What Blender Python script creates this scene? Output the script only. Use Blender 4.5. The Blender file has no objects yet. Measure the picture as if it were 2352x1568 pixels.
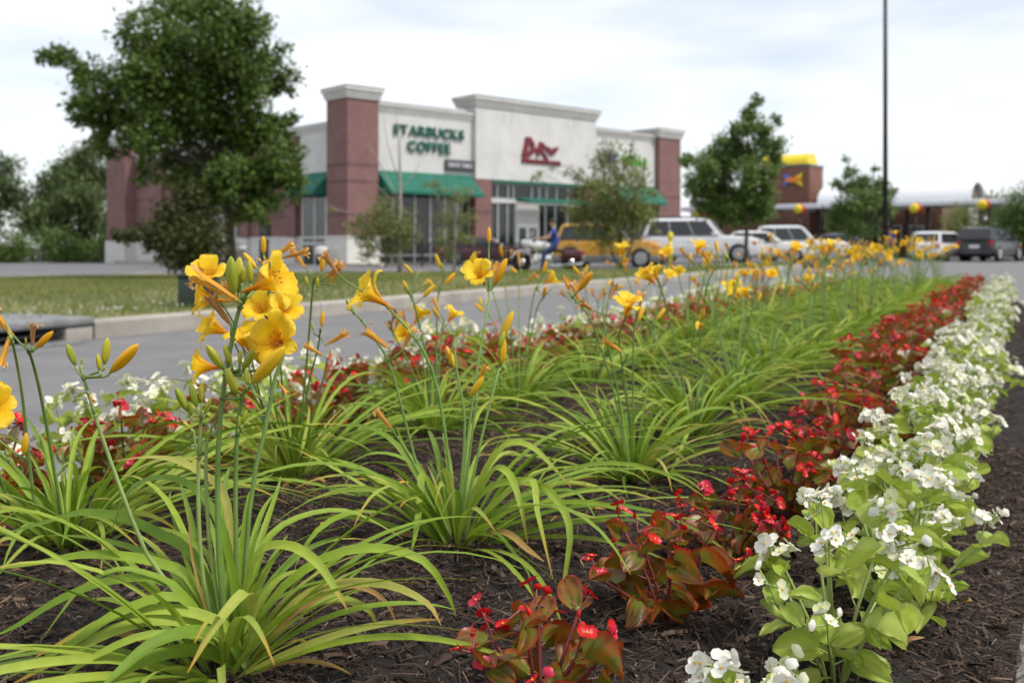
import bpy, bmesh, math, random
import numpy as np
from mathutils import Vector, Matrix, Quaternion, noise
R = math.radians
random.seed(7); rng = np.random.default_rng(7)
sc = bpy.context.scene
col = sc.collection

# ---------------------------------------------------------------- camera
EYE = 0.75
cam_data = bpy.data.cameras.new('camera'); cam = bpy.data.objects.new('camera', cam_data)
col.objects.link(cam); sc.camera = cam
cam.location = (0, 0, EYE); cam.rotation_euler = (R(90), 0, 0)
cam_data.lens = 35.0; cam_data.sensor_width = 36.0; cam_data.shift_y = -0.0918
cam_data.clip_start = 0.02; cam_data.clip_end = 6000
cam_data.dof.use_dof = True; cam_data.dof.focus_distance = 1.2; cam_data.dof.aperture_fstop = 6.3
cam_data.dof.aperture_blades = 7

# ---------------------------------------------------------------- sky, sun, exposure
SUN_EL, SUN_AZ = 56.0, 118.0          # azimuth clockwise from +Y (the view direction)
world = bpy.data.worlds.new('World'); sc.world = world; world.use_nodes = True
wn, wl = world.node_tree.nodes, world.node_tree.links
wn.clear()
w_out = wn.new('ShaderNodeOutputWorld'); w_bg = wn.new('ShaderNodeBackground'); w_bg.inputs[1].default_value = 0.1
w_sky = wn.new('ShaderNodeTexSky'); w_sky.sky_type = 'NISHITA'; w_sky.sun_disc = False
w_sky.sun_elevation = R(SUN_EL); w_sky.sun_rotation = R(SUN_AZ); w_sky.dust_density = 0.7; w_sky.air_density = 1.0
w_tc = wn.new('ShaderNodeTexCoord'); w_map = wn.new('ShaderNodeMapping'); w_map.inputs['Scale'].default_value = (1.6, 1.6, 7.0)
w_map.inputs['Rotation'].default_value = (R(6), R(-5), R(20))
w_noise = wn.new('ShaderNodeTexNoise'); w_noise.inputs['Scale'].default_value = 1.7; w_noise.inputs['Detail'].default_value = 6.0
w_noise.inputs['Roughness'].default_value = 0.52
w_ramp = wn.new('ShaderNodeMapRange'); w_ramp.inputs['From Min'].default_value = 0.36; w_ramp.inputs['From Max'].default_value = 0.66
w_ramp.inputs['To Min'].default_value = 0.46; w_ramp.inputs['To Max'].default_value = 0.97
w_mix = wn.new('ShaderNodeMix'); w_mix.data_type = 'RGBA'
w_mix.inputs[7].default_value = (8.5, 8.7, 9.0, 1)
wl.new(w_tc.outputs['Generated'], w_map.inputs['Vector']); wl.new(w_map.outputs[0], w_noise.inputs['Vector'])
wl.new(w_noise.outputs[0], w_ramp.inputs['Value']); wl.new(w_ramp.outputs[0], w_mix.inputs[0])
wl.new(w_sky.outputs[0], w_mix.inputs[6]); wl.new(w_mix.outputs[2], w_bg.inputs[0]); wl.new(w_bg.outputs[0], w_out.inputs[0])

sun_data = bpy.data.lights.new('sun', 'SUN'); sun = bpy.data.objects.new('sun', sun_data); col.objects.link(sun)
sun_data.energy = 2.3; sun_data.angle = R(10); sun_data.color = (1.0, 0.95, 0.87)
_sv = Vector((math.sin(R(SUN_AZ)) * math.cos(R(SUN_EL)), math.cos(R(SUN_AZ)) * math.cos(R(SUN_EL)), math.sin(R(SUN_EL))))
sun.rotation_euler = _sv.to_track_quat('Z', 'Y').to_euler(); sun.location = (0, 0, 30)

vs = sc.view_settings
vs.view_transform = 'Standard'; vs.look = 'None'; vs.exposure = 0.48; vs.gamma = 1.0; vs.use_curve_mapping = False
sc.cycles.use_denoising = True; sc.cycles.max_bounces = 6; sc.cycles.transparent_max_bounces = 6
sc.cycles.sample_clamp_indirect = 6.0; sc.cycles.caustics_reflective = False; sc.cycles.caustics_refractive = False

# ---------------------------------------------------------------- helpers
def P(x, y, Y):
    """A point seen at photo position (x, y) of a 2352 px wide picture and standing Y metres off."""
    return Vector(((x - 1176) / 2287 * Y, Y, EYE + (568 - y) / 2287 * Y))

ONES = 'zeroth first second third fourth fifth sixth seventh eighth ninth tenth eleventh twelfth thirteenth fourteenth fifteenth sixteenth seventeenth eighteenth nineteenth'.split()
TENS = {2: 'twent', 3: 'thirt', 4: 'fort', 5: 'fift', 6: 'sixt'}
def ordinal(n):
    if n < 20: return ONES[n]
    t, o = divmod(n, 10)
    return TENS[t] + ('ieth' if o == 0 else 'y-' + ONES[o])

def tag(o, label=None, cat=None, group=None, kind=None):
    if label: o['label'] = label
    if cat: o['category'] = cat
    if group: o['group'] = group
    if kind: o['kind'] = kind
    return o

def empty(name, loc=(0, 0, 0), rz=0.0, label=None, cat=None, group=None):
    o = bpy.data.objects.new(name, None); col.objects.link(o)
    o.location = loc; o.rotation_euler = (0, 0, rz); o.empty_display_size = 0.1
    return tag(o, label, cat, group)

def put(name, me, parent=None, mat4=None):
    o = bpy.data.objects.new(name, me); col.objects.link(o)
    if parent is not None: o.parent = parent
    if mat4 is not None: o.matrix_basis = mat4
    return o

def new_mesh(name, verts, faces, mats, mi=None, smooth=False, attrs=None):
    me = bpy.data.meshes.new(name)
    me.from_pydata([tuple(v) for v in verts], [], faces)
    for m in (mats if isinstance(mats, (list, tuple)) else [mats]): me.materials.append(m)
    if mi is not None: me.polygons.foreach_set('material_index', mi)
    if smooth: me.polygons.foreach_set('use_smooth', [True] * len(me.polygons))
    for k, a in (attrs or {}).items():
        at = me.attributes.new(k, 'FLOAT', 'POINT'); at.data.foreach_set('value', np.asarray(a, dtype=np.float32))
    me.update()
    return me

class MB:
    """Collects shapes of ONE part and links them as one mesh object."""
    def __init__(s): s.v, s.f, s.m, s.sm = [], [], [], []
    def add(s, vs_, fs, m=0, smooth=False):
        b = len(s.v); s.v += [tuple(v) for v in vs_]
        for f in fs: s.f.append([b + i for i in f]); s.m.append(m); s.sm.append(smooth)
        return s
    def box(s, a, b, m=0, bev=0.0):
        (x0, y0, z0), (x1, y1, z1) = [min(p, q) for p, q in zip(a, b)], [max(p, q) for p, q in zip(a, b)]
        if bev <= 0:
            return s.add([(x, y, z) for z in (z0, z1) for y in (y0, y1) for x in (x0, x1)],
                         [(0, 2, 3, 1), (4, 5, 7, 6), (0, 1, 5, 4), (2, 6, 7, 3), (0, 4, 6, 2), (1, 3, 7, 5)], m)
        bev = min(bev, (x1 - x0) * .45, (y1 - y0) * .45, (z1 - z0) * .45)
        bm = bmesh.new(); bmesh.ops.create_cube(bm, size=1)
        for v in bm.verts: v.co = Vector(((x0 + x1) / 2 + v.co.x * (x1 - x0), (y0 + y1) / 2 + v.co.y * (y1 - y0), (z0 + z1) / 2 + v.co.z * (z1 - z0)))
        bmesh.ops.bevel(bm, geom=bm.edges[:], offset=bev, segments=2, profile=.5, affect='EDGES')
        bm.verts.index_update()
        s.add([v.co[:] for v in bm.verts], [[v.index for v in f.verts] for f in bm.faces], m, True); bm.free(); return s
    def tube(s, pts, rad, n=6, m=0, cap=True, smooth=True):
        pts = [Vector(p) for p in pts]; k = len(pts)
        if not hasattr(rad, '__len__'): rad = [rad] * k
        ref = None; rings = []
        for i, p in enumerate(pts):
            t = (pts[min(i + 1, k - 1)] - pts[max(i - 1, 0)])
            if t.length < 1e-9: t = Vector((0, 0, 1))
            t.normalize()
            if ref is None: ref = t.orthogonal().normalized()
            ref = (ref - t * ref.dot(t))
            if ref.length < 1e-6: ref = t.orthogonal()
            ref.normalize(); bi = t.cross(ref)
            rings += [p + (ref * math.cos(2 * math.pi * j / n) + bi * math.sin(2 * math.pi * j / n)) * rad[i] for j in range(n)]
        fs = [(i * n + j, i * n + (j + 1) % n, (i + 1) * n + (j + 1) % n, (i + 1) * n + j) for i in range(k - 1) for j in range(n)]
        if cap: fs += [tuple(reversed(range(n))), tuple(range((k - 1) * n, k * n))]
        return s.add(rings, fs, m, smooth)
    def lathe(s, prof, n=12, m=0, c=(0, 0, 0), axis='Z', smooth=True, lobe=None):
        k = len(prof); vs_ = []
        for (r, z) in prof:
            for j in range(n):
                a = 2 * math.pi * j / n; rr = r * (lobe(a) if lobe else 1)
                q = (rr * math.cos(a), rr * math.sin(a), z)
                if axis == 'Y': q = (q[0], q[2], q[1])
                if axis == 'X': q = (q[2], q[0], q[1])
                vs_.append((q[0] + c[0], q[1] + c[1], q[2] + c[2]))
        fs = [(i * n + j, i * n + (j + 1) % n, (i + 1) * n + (j + 1) % n, (i + 1) * n + j) for i in range(k - 1) for j in range(n)]
        fs += [tuple(reversed(range(n))), tuple(range((k - 1) * n, k * n))]
        return s.add(vs_, fs, m, smooth)
    def prism(s, poly, y0, y1, m=0, plane='XZ'):
        """A polygon (in X/Z) pushed through Y from y0 to y1."""
        n = len(poly)
        q = [(p[0], y0, p[1]) for p in poly] + [(p[0], y1, p[1]) for p in poly]
        if plane == 'YZ': q = [(v[1], v[0], v[2]) for v in q]
        if plane == 'XY': q = [(v[0], v[2], v[1]) for v in q]
        return s.add(q, [tuple(range(n)), tuple(reversed(range(n, 2 * n)))] + [(i, (i + 1) % n, n + (i + 1) % n, n + i) for i in range(n)], m)
    def mesh(s, name, mats):
        me = new_mesh(name, s.v, s.f, mats, s.m)
        me.polygons.foreach_set('use_smooth', s.sm)
        bm = bmesh.new(); bm.from_mesh(me); bmesh.ops.recalc_face_normals(bm, faces=bm.faces[:]); bm.to_mesh(me); bm.free()
        return me
    def build(s, name, mats, parent=None, bevel=0.0):
        o = put(name, s.mesh(name, mats), parent)
        if bevel > 0:
            b = o.modifiers.new('bevel', 'BEVEL'); b.width = bevel; b.segments = 2; b.limit_method = 'ANGLE'
        return o

def bulk(name, tv, tq, mats4, material, parent=None, tint=None, attrs=None, smooth=False, mi=None, kind=None):
    """Many transformed copies of a small quad template as ONE mesh (numpy)."""
    tv = np.asarray(tv, float); tq = np.asarray(tq, int); k, n, q = len(mats4), len(tv), len(tq)
    hv = np.concatenate([tv, np.ones((n, 1))], 1)
    V = np.einsum('kij,nj->kni', mats4, hv)[:, :, :3].reshape(-1, 3)
    F = (tq[None] + (np.arange(k) * n)[:, None, None]).reshape(-1, 4)
    me = bpy.data.meshes.new(name)
    me.vertices.add(k * n); me.vertices.foreach_set('co', V.astype(np.float32).ravel())
    me.loops.add(F.size); me.loops.foreach_set('vertex_index', F.astype(np.int32).ravel())
    me.polygons.add(len(F)); me.polygons.foreach_set('loop_start', np.arange(0, F.size, 4, dtype=np.int32))
    me.polygons.foreach_set('loop_total', np.full(len(F), 4, dtype=np.int32))
    for m in (material if isinstance(material, (list, tuple)) else [material]): me.materials.append(m)
    if mi is not None: me.polygons.foreach_set('material_index', np.tile(np.asarray(mi, np.int32), k))
    if smooth: me.polygons.foreach_set('use_smooth', np.ones(len(F), bool))
    a = me.attributes.new('tint', 'FLOAT', 'POINT')
    a.data.foreach_set('value', np.repeat(np.asarray(tint if tint is not None else rng.random(k), np.float32), n))
    for nm, t in (attrs or {}).items():
        at = me.attributes.new(nm, 'FLOAT', 'POINT'); at.data.foreach_set('value', np.tile(np.asarray(t, np.float32), k))
    me.update(calc_edges=True); me.validate()
    o = put(name, me, parent)
    if kind: o['kind'] = kind
    return o

def frames(pos, ydir, zdir, scale):
    """(k,4,4) matrices: local Y along ydir, local Z near zdir, scaled."""
    pos, y, z = np.asarray(pos, float), np.asarray(ydir, float), np.asarray(zdir, float)
    y = y / (np.linalg.norm(y, axis=1, keepdims=True) + 1e-9)
    x = np.cross(y, z); x /= (np.linalg.norm(x, axis=1, keepdims=True) + 1e-9)
    z = np.cross(x, y)
    s = np.asarray(scale, float); s = s[:, None] * np.ones((1, 3)) if s.ndim == 1 else s
    M = np.zeros((len(pos), 4, 4)); M[:, :3, 0] = x * s[:, :1]; M[:, :3, 1] = y * s[:, 1:2]; M[:, :3, 2] = z * s[:, 2:3]; M[:, :3, 3] = pos; M[:, 3, 3] = 1
    return M

def smooth_path(pts, n):
    """Catmull-Rom through pts, n samples."""
    p = [Vector(q) for q in pts]; p = [p[0] * 2 - p[1]] + p + [p[-1] * 2 - p[-2]]; out = []
    segs = len(p) - 3
    for i in range(n):
        u = i / (n - 1) * segs; k = min(int(u), segs - 1); t = u - k
        a, b, c, d = p[k], p[k + 1], p[k + 2], p[k + 3]
        out.append(0.5 * ((2 * b) + (c - a) * t + (2 * a - 5 * b + 4 * c - d) * t * t + (3 * b - a - 3 * c + d) * t ** 3))
    return out

# ---------------------------------------------------------------- materials
def mat_base(name):
    m = bpy.data.materials.new(name); m.use_nodes = True
    return m, m.node_tree.nodes, m.node_tree.links, m.node_tree.nodes['Principled BSDF']

def mat(name, c, rough=.6, var=.12, scale=4.0, bump=0.0, metal=0.0, spec=.5, coat=0.0, bscale=None, c2=None, dirt=0.0):
    """Plain surface: colour with fine procedural variation, optional relief."""
    m, n, l, b = mat_base(name)
    b.inputs['Roughness'].default_value = rough; b.inputs['Metallic'].default_value = metal
    b.inputs['Specular IOR Level'].default_value = spec; b.inputs['Coat Weight'].default_value = coat
    tc = n.new('ShaderNodeTexCoord'); no = n.new('ShaderNodeTexNoise'); no.inputs['Scale'].default_value = scale; no.inputs['Detail'].default_value = 6
    no.inputs['Roughness'].default_value = .6
    l.new(tc.outputs['Object'], no.inputs['Vector'])
    mx = n.new('ShaderNodeMix'); mx.data_type = 'RGBA'
    hi = c2 or tuple(min(1, x * (1 + var)) for x in c); lo = tuple(x * (1 - var) for x in c)
    mx.inputs[6].default_value = (*lo, 1); mx.inputs[7].default_value = (*hi, 1)
    mr = n.new('ShaderNodeMapRange'); mr.inputs['From Min'].default_value = .3; mr.inputs['From Max'].default_value = .7
    l.new(no.outputs[0], mr.inputs['Value']); l.new(mr.outputs[0], mx.inputs[0]); l.new(mx.outputs[2], b.inputs['Base Color'])
    if bump > 0:
        bp = n.new('ShaderNodeBump'); bp.inputs['Strength'].default_value = bump; bp.inputs['Distance'].default_value = .02
        n2 = n.new('ShaderNodeTexNoise'); n2.inputs['Scale'].default_value = bscale or scale * 4; n2.inputs['Detail'].default_value = 4
        l.new(tc.outputs['Object'], n2.inputs['Vector']); l.new(n2.outputs[0], bp.inputs['Height']); l.new(bp.outputs[0], b.inputs['Normal'])
    return m

def plant_mat(name, stops, rough=.45, trans=.3, tip=None, tip_at=(.82, 1.0), edge=None, edge_at=(.6, 1.0), tip_some=None, spec=.4, veins=0.0, base=None, vein_k=.3, nscale=60, mottle=None):
    """Leaf or petal: colour picked per leaf (tint attribute + object random), tip and edge colours that belong to the leaf, light shining through."""
    m, n, l, b = mat_base(name)
    b.inputs['Roughness'].default_value = rough; b.inputs['Specular IOR Level'].default_value = spec
    at = n.new('ShaderNodeAttribute'); at.attribute_name = 'tint'; oi = n.new('ShaderNodeObjectInfo')
    ad = n.new('ShaderNodeMath'); ad.operation = 'ADD'; fr = n.new('ShaderNodeMath'); fr.operation = 'FRACT'
    l.new(at.outputs['Fac'], ad.inputs[0]); l.new(oi.outputs['Random'], ad.inputs[1]); l.new(ad.outputs[0], fr.inputs[0])
    rp = n.new('ShaderNodeValToRGB'); cr = rp.color_ramp
    while len(cr.elements) < len(stops): cr.elements.new(.5)
    for e, (p, c) in zip(cr.elements, stops): e.position = p; e.color = (*c, 1)
    l.new(fr.outputs[0], rp.inputs[0]); out = rp.outputs[0]
    tc = n.new('ShaderNodeTexCoord'); no = n.new('ShaderNodeTexNoise'); no.inputs['Scale'].default_value = nscale; no.inputs['Detail'].default_value = 3
    l.new(tc.outputs['Object'], no.inputs['Vector'])
    def blend(fac, colr, src):
        mx = n.new('ShaderNodeMix'); mx.data_type = 'RGBA'; l.new(fac, mx.inputs[0]); l.new(src, mx.inputs[6]); mx.inputs[7].default_value = (*colr, 1); return mx.outputs[2]
    def ranged(attr, a, z, tmax=1.0, soft=True):
        q = n.new('ShaderNodeAttribute'); q.attribute_name = attr
        sm = n.new('ShaderNodeMath'); sm.operation = 'MULTIPLY_ADD'; l.new(no.outputs[0], sm.inputs[0]); sm.inputs[1].default_value = .16; l.new(q.outputs['Fac'], sm.inputs[2])
        mr = n.new('ShaderNodeMapRange'); mr.inputs['From Min'].default_value = a + .08; mr.inputs['From Max'].default_value = z + .08; mr.inputs['To Max'].default_value = tmax
        l.new(sm.outputs[0], mr.inputs['Value']); return mr.outputs[0]
    if mottle is not None:
        mr3 = n.new('ShaderNodeMapRange'); mr3.inputs['From Min'].default_value = .42; mr3.inputs['From Max'].default_value = .62; mr3.inputs['To Max'].default_value = .75; l.new(no.outputs[0], mr3.inputs['Value']); out = blend(mr3.outputs[0], mottle, out)
    if base is not None: out = blend(ranged('along', base[1], base[2]), base[0], out)
    if edge is not None: out = blend(ranged('edge', *edge_at), edge, out)
    if tip is not None:
        f = ranged('along', *tip_at)
        if tip_some:
            cp = n.new('ShaderNodeMath'); cp.operation = 'GREATER_THAN'; l.new(fr.outputs[0], cp.inputs[0]); cp.inputs[1].default_value = tip_some
            mu = n.new('ShaderNodeMath'); mu.operation = 'MULTIPLY'; l.new(f, mu.inputs[0]); l.new(cp.outputs[0], mu.inputs[1]); f = mu.outputs[0]
        out = blend(f, tip, out)
    hs = n.new('ShaderNodeHueSaturation'); mr2 = n.new('ShaderNodeMapRange'); mr2.inputs['To Min'].default_value = .78; mr2.inputs['To Max'].default_value = 1.22
    l.new(no.outputs[0], mr2.inputs['Value']); l.new(mr2.outputs[0], hs.inputs['Value']); l.new(out, hs.inputs['Color']); out = hs.outputs[0]
    if veins > 0:
        q = n.new('ShaderNodeAttribute'); q.attribute_name = 'across'
        wv = n.new('ShaderNodeMath'); wv.operation = 'SINE'; ml = n.new('ShaderNodeMath'); ml.operation = 'MULTIPLY'; ml.inputs[1].default_value = veins
        l.new(q.outputs['Fac'], ml.inputs[0]); l.new(ml.outputs[0], wv.inputs[0])
        bp = n.new('ShaderNodeBump'); bp.inputs['Strength'].default_value = vein_k; bp.inputs['Distance'].default_value = .001
        l.new(wv.outputs[0], bp.inputs['Height']); l.new(bp.outputs[0], b.inputs['Normal'])
    l.new(out, b.inputs['Base Color'])
    if trans > 0:
        tr = n.new('ShaderNodeBsdfTranslucent'); ms = n.new('ShaderNodeMixShader'); ms.inputs[0].default_value = trans
        l.new(out, tr.inputs['Color']); l.new(b.outputs[0], ms.inputs[1]); l.new(tr.outputs[0], ms.inputs[2])
        l.new(ms.outputs[0], n['Material Output'].inputs['Surface'])
    return m

def brick_mat(name, a, b_, mortar):
    m, n, l, b = mat_base(name); b.inputs['Roughness'].default_value = .85
    tc = n.new('ShaderNodeTexCoord'); sp = n.new('ShaderNodeSeparateXYZ'); l.new(tc.outputs['Object'], sp.inputs[0])
    ad = n.new('ShaderNodeMath'); l.new(sp.outputs[0], ad.inputs[0]); l.new(sp.outputs[1], ad.inputs[1])
    cb = n.new('ShaderNodeCombineXYZ'); l.new(ad.outputs[0], cb.inputs[0]); l.new(sp.outputs[2], cb.inputs[1])
    br = n.new('ShaderNodeTexBrick'); br.inputs['Scale'].default_value = 1.0; br.inputs['Brick Width'].default_value = .22; br.inputs['Row Height'].default_value = .075
    br.inputs['Mortar Size'].default_value = .006; br.inputs['Color1'].default_value = (*a, 1); br.inputs['Color2'].default_value = (*b_, 1); br.inputs['Mortar'].default_value = (*mortar, 1)
    l.new(cb.outputs[0], br.inputs['Vector'])
    no = n.new('ShaderNodeTexNoise'); no.inputs['Scale'].default_value = .9; no.inputs['Detail'].default_value = 5; l.new(tc.outputs['Object'], no.inputs['Vector'])
    hs = n.new('ShaderNodeHueSaturation'); mr = n.new('ShaderNodeMapRange'); mr.inputs['To Min'].default_value = .7; mr.inputs['To Max'].default_value = 1.3
    l.new(no.outputs[0], mr.inputs['Value']); l.new(mr.outputs[0], hs.inputs['Value']); l.new(br.outputs['Color'], hs.inputs['Color']); l.new(hs.outputs[0], b.inputs['Base Color'])
    return m

M = {}
M['asphalt'] = mat('asphalt', (.175, .169, .168), .85, .15, 2.2, .4, bscale=240)
M['lot_asphalt'] = mat('lot_asphalt', (.145, .14, .145), .85, .2, 1.3, .2, bscale=120)
M['concrete'] = mat('concrete', (.40, .37, .33), .9, .16, 5, .5, bscale=80)
M['kerb_far'] = mat('kerb_far', (.36, .33, .29), .9, .22, 2.2, .3, bscale=60)
M['drain_metal'] = mat('drain_metal', (.19, .19, .19), .6, .3, 6, .2)
M['throat_shade'] = mat('throat_shade', (.008, .008, .008), .9)
M['paint_white'] = mat('paint_white', (.72, .72, .70), .7, .15, 8)
M['soil'] = mat('soil', (.020, .0145, .0115), .95, .5, 30, .9, bscale=140)
M['turf'] = mat('turf', (.15, .165, .05), .95, .28, .9, .3, bscale=30, c2=(.22, .205, .08))
M['ground'] = mat('ground', (.09, .10, .05), .95, .3, .05)
M['brick'] = brick_mat('brick', (.235, .112, .102), (.185, .086, .080), (.24, .17, .16))
M['brick_dark'] = brick_mat('brick_dark', (.16, .07, .07), (.13, .06, .06), (.19, .13, .12))
M['brick_brown'] = brick_mat('brick_brown', (.20, .085, .055), (.155, .068, .046), (.2, .12, .09))
M['stucco'] = mat('stucco', (.62, .61, .59), .9, .10, .8, .1, bscale=60)
M['trim'] = mat('trim', (.60, .585, .55), .85, .1, 1.6)
M['stone'] = mat('stone', (.63, .615, .58), .85, .1, 2.0)
M['coping'] = mat('coping', (.12, .13, .13), .5, .1)
M['awning'] = mat('awning', (.006, .125, .082), .75, .22, 2.5)
M['alu'] = mat('alu', (.58, .59, .60), .35, .05, 3, metal=.5)
M['glass'] = mat('glass', (.018, .022, .022), .06, .4, .7, spec=.6)
M['door_white'] = mat('door_white', (.74, .75, .74), .4, .05)
M['sign_green'] = mat('sign_green', (.012, .12, .075), .35, .15)
M['sign_grey'] = mat('sign_grey', (.075, .075, .09), .4, .1)
M['sign_white'] = mat('sign_white', (.78, .78, .8), .4, .05)
M['sign_red'] = mat('sign_red', (.17, .010, .022), .35, .2)
M['sign_purple'] = mat('sign_purple', (.10, .07, .22), .35, .1)
M['sign_lime'] = mat('sign_lime', (.08, .45, .02), .35, .1)
M['yellow_metal'] = mat('yellow_metal', (.78, .60, .02), .4, .12, 3)
M['orange_sign'] = mat('orange_sign', (.75, .22, .02), .4, .1)
M['blue_sign'] = mat('blue_sign', (.10, .16, .50), .4, .1)
M['red_lamp'] = mat('red_lamp', (.5, .03, .02), .4, .1)
M['white_metal'] = mat('white_metal', (.78, .79, .82), .45, .05)
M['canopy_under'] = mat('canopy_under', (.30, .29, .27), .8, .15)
M['vault_inside'] = mat('vault_inside', (.16, .13, .10), .8, .3, 2)
M['dark_steel'] = mat('dark_steel', (.035, .032, .032), .5, .2, metal=.4)
M['black_iron'] = mat('black_iron', (.012, .012, .013), .5, .1)
M['bark'] = mat('bark', (.085, .068, .053), .95, .35, 12, .8, bscale=40)
M['bark_pale'] = mat('bark_pale', (.36, .32, .29), .9, .3, 9, .4)
M['box_green'] = mat('box_green', (.020, .034, .026), .5, .15)
M['tyre'] = mat('tyre', (.012, .012, .013), .85, .2)
M['rim'] = mat('rim', (.45, .45, .46), .3, .1, metal=.7)
M['car_glass'] = mat('car_glass', (.012, .014, .018), .04, .2, spec=.7)
M['car_glass_clear'] = mat('car_glass_clear', (.30, .33, .34), .06, .2, spec=.8)
M['car_black'] = mat('car_black', (.014, .014, .015), .5, .1)
M['chrome'] = mat('chrome', (.75, .75, .76), .12, .03, metal=1.0)
M['lamp_clear'] = mat('lamp_clear', (.6, .6, .6), .1, .1, spec=.8)
M['lamp_red'] = mat('lamp_red', (.45, .015, .02), .15, .1)
M['lamp_amber'] = mat('lamp_amber', (.75, .20, .02), .2, .1)
for nm, c in dict(white=(.74, .75, .77), cream=(.74, .73, .70), silver=(.60, .60, .62), maroon=(.09, .008, .018), yellow=(.58, .29, .025), taupe=(.12, .105, .095), charcoal=(.05, .055, .06), black=(.012, .013, .018), gunmetal=(.16, .155, .15)).items():
    M['paint_' + nm + '_car'] = mat('paint_' + nm + '_car', c, .3, .03, 2, coat=.6)
M['skin'] = mat('skin', (.48, .27, .19), .55, .08, 20)
M['shirt_blue'] = mat('shirt_blue', (.028, .065, .29), .9, .2, 10)
M['jeans'] = mat('jeans', (.022, .04, .10), .9, .25, 14)
M['hair'] = mat('hair', (.03, .02, .016), .7, .2, 40)
M['shoe'] = mat('shoe', (.02, .018, .017), .6)
M['leather'] = mat('leather', (.016, .015, .015), .45, .2, 20)

G1, G2, G3, G4 = (.145, .255, .020), (.225, .345, .026), (.315, .425, .040), (.39, .47, .065)
M['blade'] = plant_mat('blade', [(0, G1), (.35, G2), (.7, G3), (.93, G4), (1, (.45, .42, .09))], .5, .30, tip=(.52, .27, .045), tip_at=(.78, 1.0), tip_some=.66, veins=26, base=((.35, .42, .17), .10, 0.0))
M['blade_dry'] = plant_mat('blade_dry', [(0, (.36, .19, .07)), (.5, (.50, .33, .09)), (1, (.27, .14, .06))], .7, .25, veins=26)
M['scape'] = mat('scape', (.155, .25, .055), .5, .22, 30)
M['scape_pale'] = mat('scape_pale', (.26, .35, .10), .5, .2, 30)
M['petal'] = plant_mat('petal', [(0, (.91, .55, .012)), (.5, (.93, .61, .018)), (1, (.94, .66, .035))], .5, .36, tip=(.96, .73, .09), tip_at=(.75, 1.05), base=((.80, .29, .004), .60, .10), spec=.25, veins=30, vein_k=.16)  # orange throat is the petal's own; paler tips are a painted highlight
M['stamen'] = mat('stamen', (.85, .52, .04), .6); M['anther'] = mat('anther', (.30, .15, .03), .8)
M['bud_yellow'] = plant_mat('bud_yellow', [(0, (.80, .38, .010)), (.5, (.84, .48, .014)), (1, (.72, .46, .022))], .45, .15, base=((.40, .38, .04), .18, 0.0), spec=.35)
M['bud_green'] = plant_mat('bud_green', [(0, (.24, .31, .02)), (.5, (.40, .40, .03)), (1, (.52, .46, .035))], .42, .12, base=((.16, .26, .035), .25, 0.0), spec=.4)
M['spent'] = plant_mat('spent', [(0, (.72, .32, .035)), (.45, (.80, .42, .06)), (.8, (.55, .27, .08)), (1, (.40, .22, .11))], .75, .25, tip=(.62, .40, .20), tip_at=(.72, 1.0), spec=.2)
M['begonia_red_leaf'] = plant_mat('begonia_red_leaf', [(0, (.11, .090, .016)), (.22, (.20, .075, .012)), (.42, (.115, .13, .018)), (.6, (.24, .10, .012)), (.75, (.14, .040, .014)), (.9, (.15, .155, .022)), (1, (.22, .22, .030))], .34, .42, edge=(.40, .030, .010), edge_at=(.74, 1.02), spec=.5, base=((.20, .24, .028), .55, .0), nscale=2.6, mottle=(.36, .115, .008), veins=9, vein_k=.5)
M['begonia_green_leaf'] = plant_mat('begonia_green_leaf', [(0, (.26, .38, .034)), (.35, (.37, .48, .05)), (.7, (.47, .56, .09)), (1, (.58, .62, .16))], .36, .38, edge=(.36, .44, .10), edge_at=(.75, 1.0), spec=.45, nscale=2.6, mottle=(.42, .52, .085), veins=9, vein_k=.5)
M['begonia_red_flower'] = plant_mat('begonia_red_flower', [(0, (.56, .006, .012)), (.45, (.72, .014, .010)), (.75, (.52, .010, .045)), (1, (.66, .06, .10))], .35, .22, spec=.35)
M['begonia_white_flower'] = plant_mat('begonia_white_flower', [(0, (.80, .79, .70)), (.6, (.84, .82, .74)), (.85, (.76, .76, .54)), (1, (.64, .68, .36))], .55, .25, spec=.25)
M['begonia_eye'] = mat('begonia_eye', (.88, .50, .02), .6)
M['stem_red'] = mat('stem_red', (.18, .035, .028), .4, .3, 40); M['stem_green'] = mat('stem_green', (.28, .36, .10), .45, .2, 40)
M['mulch'] = plant_mat('mulch', [(0, (.020, .0115, .008)), (.35, (.044, .027, .019)), (.7, (.075, .047, .034)), (.92, (.11, .072, .053)), (1, (.20, .14, .098))], .8, 0.0, spec=.25)
M['grass_blade'] = plant_mat('grass_blade', [(0, (.12, .17, .036)), (.5, (.19, .225, .052)), (.85, (.28, .27, .08)), (1, (.36, .31, .13))], .6, .3)
M['clover'] = mat('clover', (.42, .40, .38), .8)
def leaf_mat(name, a, b_, c): return plant_mat(name, [(0, a), (.5, b_), (1, c)], .45, .36, spec=.35)
M['leaf_dark'] = leaf_mat('leaf_dark', (.062, .108, .022), (.098, .158, .030), (.155, .23, .046))
M['leaf_olive'] = leaf_mat('leaf_olive', (.052, .066, .022), (.078, .092, .028), (.105, .12, .038))
M['leaf_birch'] = leaf_mat('leaf_birch', (.14, .165, .048), (.20, .23, .068), (.28, .30, .10))
M['leaf_pear'] = leaf_mat('leaf_pear', (.090, .150, .036), (.13, .21, .050), (.20, .29, .078))
M['leaf_wood'] = leaf_mat('leaf_wood', (.055, .085, .026), (.088, .13, .037), (.14, .19, .056))

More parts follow.
